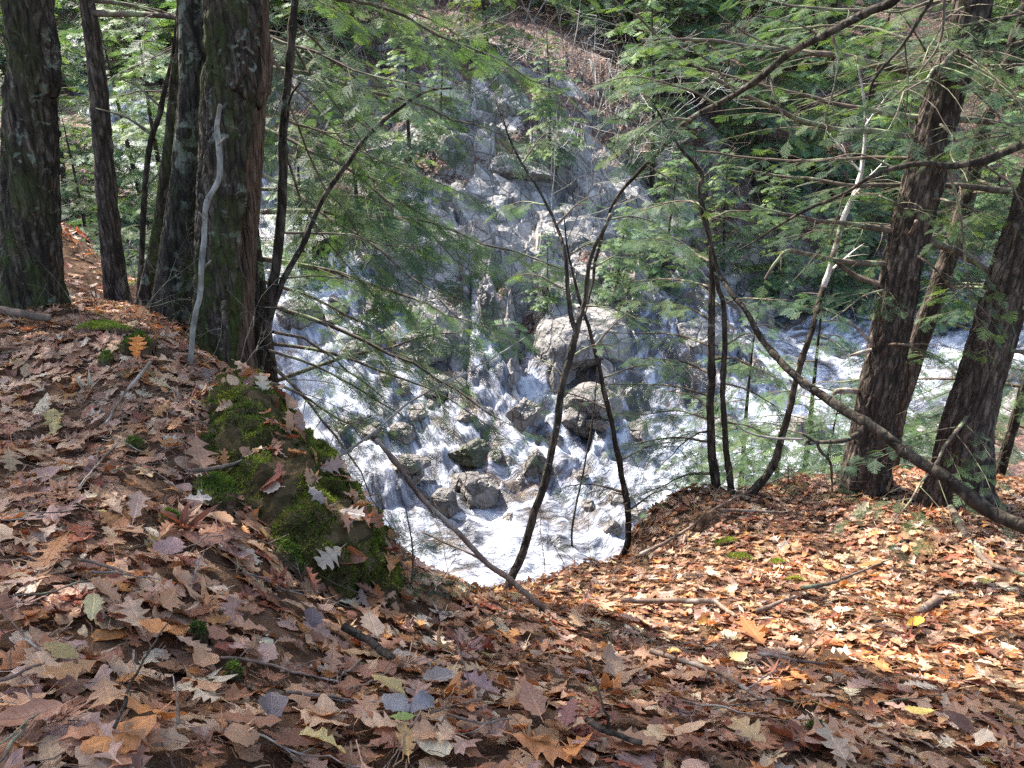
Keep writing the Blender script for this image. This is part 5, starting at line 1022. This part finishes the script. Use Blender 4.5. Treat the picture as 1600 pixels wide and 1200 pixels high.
for a in [(165, 520, 95, 26, 'bright sunlit yellow green moss cushion near the twin trunks', SUNLIT_MOSS), (215, 552, 50, 30, 'moss cushion under the glowing orange leaf'), (168, 575, 22, 14, 'tiny moss tuft left below the orange leaf'), (362, 660, 70, 36, 'moss cushion at the top of the mossy rock'), (352, 715, 60, 44, 'moss cushion beside the big tan oak leaf'), (345, 780, 70, 60, 'dark moss cushion left of the mossy rock'),
          (275, 826, 42, 14, 'little green moss tuft above the dark red brown leaf'), (316, 1010, 26, 14, 'little moss tuft in the needle patch'), (370, 1073, 26, 14, 'little moss tuft among needles at lower left'), (1133, 850, 40, 12, 'sunlit moss tuft near the left of the mound', SUNLIT_MOSS), (1152, 876, 44, 12, 'second sunlit moss tuft on the mound, the wider one', SUNLIT_MOSS), (1212, 885, 26, 14, 'sunlit moss tuft right of the wider one', SUNLIT_MOSS), (1240, 912, 40, 8, 'thin moss streak on the mound', SUNLIT_MOSS),
          (215, 712, 26, 16, 'small moss tuft in the shaded leaves on the left'), (1275, 1158, 44, 14, 'dark moss tuft at the bottom right'), (460, 885, 60, 34, 'moss on the leafy foot of the mossy rock')]: patch(*a)
tg = rock('earth_bank', atY(1100, 815, hit(1100, 830)[1] + .1) + (0, 0, -.18), (.5, .5, .5), 41, mat=M_EARTH, rough=.08); tag(tg, 'undercut lump of dark rooty earth at the left end of the mound', 'earth bank')
# ------------------------------------------------------------------ sticks and roots on the ground
def stick(pts, w0, w1, mat, name, label, cat='stick', lift=.055, twigs=0, sides=8):
    P = np.array([hit(*p) + (0, 0, lift) for p in pts]); tdep = P[0][1] / ray(*pts[0])[1]; s = tdep / FPX / 2; n = len(pts) * 12; A = catmull(P, n); A += .004 * np.stack([fbm(A * 14 + k * 7, 3) for k in range(3)], 1)
    rad = np.linspace(w0 * s, w1 * s, n) * (1 + .12 * fbm(A * 25, 2)); w = Acc(); cap_tube(w, A, rad, sides, C=(0, .5, 0)); r_ = np.random.RandomState(int(pts[0][0]))
    for k in range(twigs):
        i = r_.randint(5, n - 5); d = nrm((A[i] - A[i - 2]) + r_.normal(0, .02, 3) * 3); q = A[i] + np.cumsum(np.vstack([[0, 0, 0], d * .03 + r_.normal(0, .006, (6, 3))]), 0); cap_tube(w, q, np.linspace(rad[i] * .5, .001, 7), 4, C=(0, 0, 0))
    return tag(w.build(name, mat, None), label, cat)
S_ = [([(542, 1010), (580, 1035), (615, 1060)], 13, 11, M_SAP, 'stick', 'short thick grey stick on the leaves at bottom centre', .07, 0),
 ([(350, 1060), (410, 1066), (480, 1085), (530, 1095)], 5, 3, M_DEADW, 'stick', 'thin brown twig running through the needle patch', .06, 2), ([(450, 1115), (500, 1118), (552, 1128)], 6, 3, M_DEADW, 'stick', 'curved dark twig beside the pair of grey leaves', .06, 2),
 ([(970, 953), (1040, 954), (1115, 955)], 9, 8, M_DEADW, 'stick', 'straight brown stick lying at the shade edge of the mound', .06, 0), ([(1115, 955), (1128, 966), (1147, 980)], 7, 6, M_DEADW, 'stick', 'short stick angled off the end of the straight brown one', .06, 0),
 ([(1250, 936), (1290, 930), (1320, 918), (1390, 888)], 7, 3, M_TWIG, 'stick', 'dark forked twig on the sunny mound', .07, 4), ([(1180, 968), (1215, 955), (1240, 945)], 7, 5, M_DEADW, 'stick', 'barkless stick left of the dark forked twig', .05, 0),
 ([(1434, 966), (1450, 955), (1466, 946)], 13, 15, M_DEADW, 'wood_chunk', 'stubby grey chunk of wood half buried in sunny leaves', .04, 0),
 ([(1000, 880), (1040, 860), (1075, 838), (1121, 804), (1170, 780), (1221, 758)], 6, 3, M_DEADW, 'stick', 'long brown stick along the left rim of the mound', .07, 3), ([(1125, 808), (1170, 809), (1225, 812)], 6, 4, M_DEADW, 'stick', 'thin level twig above the sunlit moss', .06, 1),
 ([(1484, 800), (1505, 840), (1521, 862), (1545, 888), (1600, 906)], 12, 5, M_TWIG, 'root', 'exposed dark root running down from the thick right trunk', .03, 0),
 ([(308, 775), (340, 772), (371, 762), (400, 748), (425, 733)], 7, 5, M_DEADW, 'stick', 'bent brown twig lying over the mossy rock', .1, 0), ([(195, 1196), (215, 1125), (235, 1080), (250, 1050), (275, 1012)], 6, 3, M_SAP, 'stick', 'slender greenish twig pointing up from the bottom left', .08, 2),
 ([(0, 500), (40, 508), (82, 514)], 14, 12, M_DEADW, 'stick', 'dark rotten stick at the left edge below the thick trunk', .06, 0), ([(1015, 1036), (1060, 1052), (1120, 1072), (1185, 1118)], 9, 5, M_DEADW, 'stick', 'dark mossy stick along the shadow edge, lower centre', .06, 3),
 ([(915, 1160), (950, 1180), (1000, 1198)], 10, 8, M_SAP, 'stick', 'dark wet stick at the bottom edge, right of centre', .07, 1), ([(1180, 1040), (1240, 1052), (1290, 1058)], 6, 4, M_DEADW, 'stick', 'thin twig under the round yellow leaf', .06, 2), ([(190, 385 + 340), (160, 760), (130, 800)], 4, 2, M_DEADW, 'stick', 'fine upright twig in the shaded leaves on the left', .08, 2),
 ([(240, 590), (200, 640), (170, 690)], 5, 3, M_DEADW, 'stick', 'thin dark twig below the moss cushion on the left slope', .07, 2), ([(130, 905), (165, 915), (200, 925)], 5, 4, M_DEADW, 'stick', 'short dark twig by the rusty curled leaf', .06, 0), ([(700, 1150), (760, 1160), (800, 1156)], 5, 3, M_DEADW, 'stick', 'thin twig across the leaves at bottom centre', .06, 2)]
for pts, w0, w1, m, nm, lab, lift, tw in S_: stick(pts, w0, w1, m, nm, lab, nm.split('_')[-1] if nm != 'wood_chunk' else 'wood', lift, tw)
r_ = np.random.RandomState(4)
for k in range(90):
    px, py = r_.uniform(0, 1600), r_.uniform(620, 1195); h = hit(px, py)
    if edge_d(h[:1], h[1:2])[0] > -.1: continue
    a = r_.uniform(0, 6.28); Ln = r_.uniform(.08, .4); n = 14; q = h + np.stack([np.cos(a) * np.linspace(0, Ln, n), np.sin(a) * np.linspace(0, Ln, n), 0 * np.zeros(n)], 1); q += np.cumsum(r_.normal(0, Ln * .012, (n, 3)), 0); q[:, 2] = Hn(q[:, 0], q[:, 1]) + r_.uniform(.035, .06) + np.linspace(0, r_.uniform(-.01, .04), n)
    w = Acc(); cap_tube(w, q, np.linspace(r_.uniform(.0015, .004), .0008, n), 5)
    for j in range(r_.randint(0, 4)): i = r_.randint(3, n - 2); d = nrm(q[i] - q[i - 1] + r_.normal(0, .02, 3)); cap_tube(w, q[i] + d * np.linspace(0, Ln * .3, 5)[:, None], np.linspace(.0015, .0006, 5), 3)
    tag(w.build('twig', (M_DEADW, M_TWIG, M_DEADW, M_PALE)[k % 4]), 'fine dry twig lying in the leaf litter', 'twig', 'fine twigs scattered on the bank')
# ------------------------------------------------------------------ single leaves that stand out
tan, brn, pal, drk, mau, orr, gry, yel, grn = (.34, .19, .115), (.25, .115, .065), (.46, .31, .21), (.12, .055, .04), (.30, .19, .18), (.38, .15, .045), (.22, .20, .22), (.50, .38, .10), (.22, .28, .07)
HL = [(306, 729, 64, 'oak', tan, .5, 'big tan oak leaf lying beside the mossy rock'), (217, 557, 44, 'oak', (.62, .20, .03), .3, 'glowing orange oak leaf below the bright moss cushion'), (100, 1092, 74, 'oak', (.36, .20, .09), 2.5, 'large tan brown oak leaf near the bottom left corner'), (172, 1135, 78, 'oak', (.42, .25, .14), .6, 'large pointed pale tan oak leaf right of the bottom left corner'),
 (55, 1160, 90, 'oval', (.30, .15, .09), 1.9, 'big ribbed brown oval leaf in the bottom left corner'), (95, 1052, 50, 'oval', (.32, .24, .09), 1.4, 'olive yellow oval leaf above the large tan brown oak leaf'), (142, 982, 56, 'oval', (.36, .32, .17), .4, 'pale olive folded leaf on the left'), (475, 992, 46, 'birch', (.12, .09, .10), .2, 'dark grey purple round leaf above the thick grey stick'),
 (417, 1145, 56, 'birch', (.16, .13, .13), .3, 'dark grey brown leaf at the bottom, left of the grey pair'), (612, 1135, 44, 'birch', (.25, .24, .24), 1.0, 'left leaf of the pale grey pair at the bottom'), (652, 1134, 46, 'birch', (.22, .21, .23), -.6, 'right leaf of the pale grey pair at the bottom'), (622, 1156, 34, 'oval', grn, 1.8, 'green yellow leaf under the grey pair'),
 (95, 890, 66, 'oak', (.32, .13, .04), .1, 'rusty curled oak leaf on the left slope'), (282, 842, 62, 'maple', (.22, .085, .045), .3, 'dark red brown leaf below the little moss tuft'), (260, 885, 52, 'birch', mau, .1, 'mauve brown round leaf with toothed edge on the left slope'), (510, 1057, 56, 'oak', tan, .2, 'tan oak leaf just left of the thick grey stick'),
 (715, 1037, 58, 'maple', (.28, .15, .13), .4, 'dusky pink brown maple leaf right of bottom centre'), (745, 1100, 56, 'oak', (.28, .18, .17), 1.1, 'mauve lobed oak leaf under the dusky maple leaf'), (895, 985, 50, 'oak', (.48, .31, .18), .1, 'upright pale tan oak leaf at the centre rim, by the end of the bare branch'), (1155, 1050, 32, 'birch', (.62, .50, .22), .2, 'small round pale yellow leaf in the sun'),
 (1432, 1140, 38, 'oval', (.50, .40, .12), 1.4, 'yellow oval leaf in the bottom right'), (1540, 920, 24, 'oval', (.48, .40, .14), 1.3, 'small yellow oval leaf near the right edge'), (1427, 990, 30, 'oval', (.60, .36, .05), 2.0, 'yellow orange leaf on the right'), (1172, 1005, 60, 'oak', (.36, .15, .06), .2, 'orange brown oak leaf standing up in the sun'),
 (955, 1065, 86, 'oak', (.40, .27, .18), .1, 'largest pale brown oak leaf at the shade edge'), (890, 1150, 66, 'oak', (.26, .12, .10), 2.9, 'reddish mauve spiky oak leaf at the bottom centre'), (830, 1120, 66, 'oval', (.26, .14, .09), .3, 'brown ribbed oval leaf left of the reddish spiky one'), (1487, 1155, 44, 'birch', (.10, .05, .035), .4, 'dark brown round leaf in the bottom right'),
 (1165, 1172, 58, 'oak', (.46, .31, .15), .6, 'yellowish tan oak leaf at the bottom, under the shade edge'), (1290, 1185, 54, 'oak', (.42, .32, .22), .2, 'pale beige oak leaf at the bottom edge'), (1471, 852, 34, 'oak', tan, 1.2, 'tan oak leaf alone on the dark soil by the thick right trunk'), (98, 795, 54, 'maple', (.34, .17, .09), .9, 'tan brown maple leaf on the left slope'),
 (212, 812, 52, 'round_oak', (.42, .28, .21), .2, 'pale crinkled leaf on the left slope'), (306, 802, 34, 'round_oak', (.36, .32, .29), 2.2, 'small pale grey white oak leaf by the dark moss'), (620, 1195, 60, 'oak', (.40, .25, .10), .2, 'golden tan oak leaf on the bottom edge, left of centre'), (570, 1000, 44, 'birch', (.34, .26, .2), .4, 'round beige leaf above the thick grey stick'),
 (1040, 1130, 50, 'maple', (.30, .14, .09), .4, 'brown maple leaf in the shade right of bottom centre'), (420, 930, 54, 'maple', (.26, .11, .07), 2.0, 'red brown maple leaf under the mossy rock'), (470, 925, 40, 'oak', (.22, .08, .045), .5, 'dark rust oak leaf at the foot of the mossy rock')]
for k, (px, py, wp, kd, col, yaw, lab) in enumerate(HL):
    h = hit(px, py); s = wp * (h[1] / ray(px, py)[1]) / FPX * 1.15; nr = nrm(Nn(h[:1], h[1:2])[0] + np.array((0, -.28, 0)) + rng.normal(0, .08, 3)); h = h + nr * .05 + (0, 0, .015)
    o = place_leaves(h[None], nr[None], np.array([s]), np.array([kd]), np.array([yaw + (3.14 if k % 3 == 0 else 0)]), np.array([col]), 'fallen_leaf'); tag(o, lab, 'leaf', 'single leaves that stand out')
NMS = {'oak': 'pointed oak', 'round_oak': 'rounded oak', 'oval': 'oval beech', 'maple': 'maple', 'birch': 'round birch'}
for k in range(255):
    px = r_.uniform(5, 1595); py = 1195 - 420 * r_.rand() ** 1.5; h = hit(px, py)
    if edge_d(h[:1], h[1:2])[0] > -.15 or h[1] > 3.6: continue
    kd = str(r_.choice(KN, p=KP)); ci = r_.choice(len(LC), p=LP); nr = nrm(Nn(h[:1], h[1:2])[0] + r_.normal(0, .16, 3)); sz = r_.uniform(.085, .14) * (.6 if kd == 'birch' else 1)
    o = place_leaves((h + nr * r_.uniform(.03, .055))[None], nr[None], np.array([sz]), np.array([kd]), np.array([r_.uniform(0, 6.28)]), (LC[ci] * r_.uniform(.85, 1.3))[None], 'fallen_leaf')
    tag(o, '%s %s leaf lying loose on top of the leaf litter' % (LEAFCOL[ci][2], NMS[kd]), 'leaf', '%s %s leaves on the bank' % (LEAFCOL[ci][2], NMS[kd]))
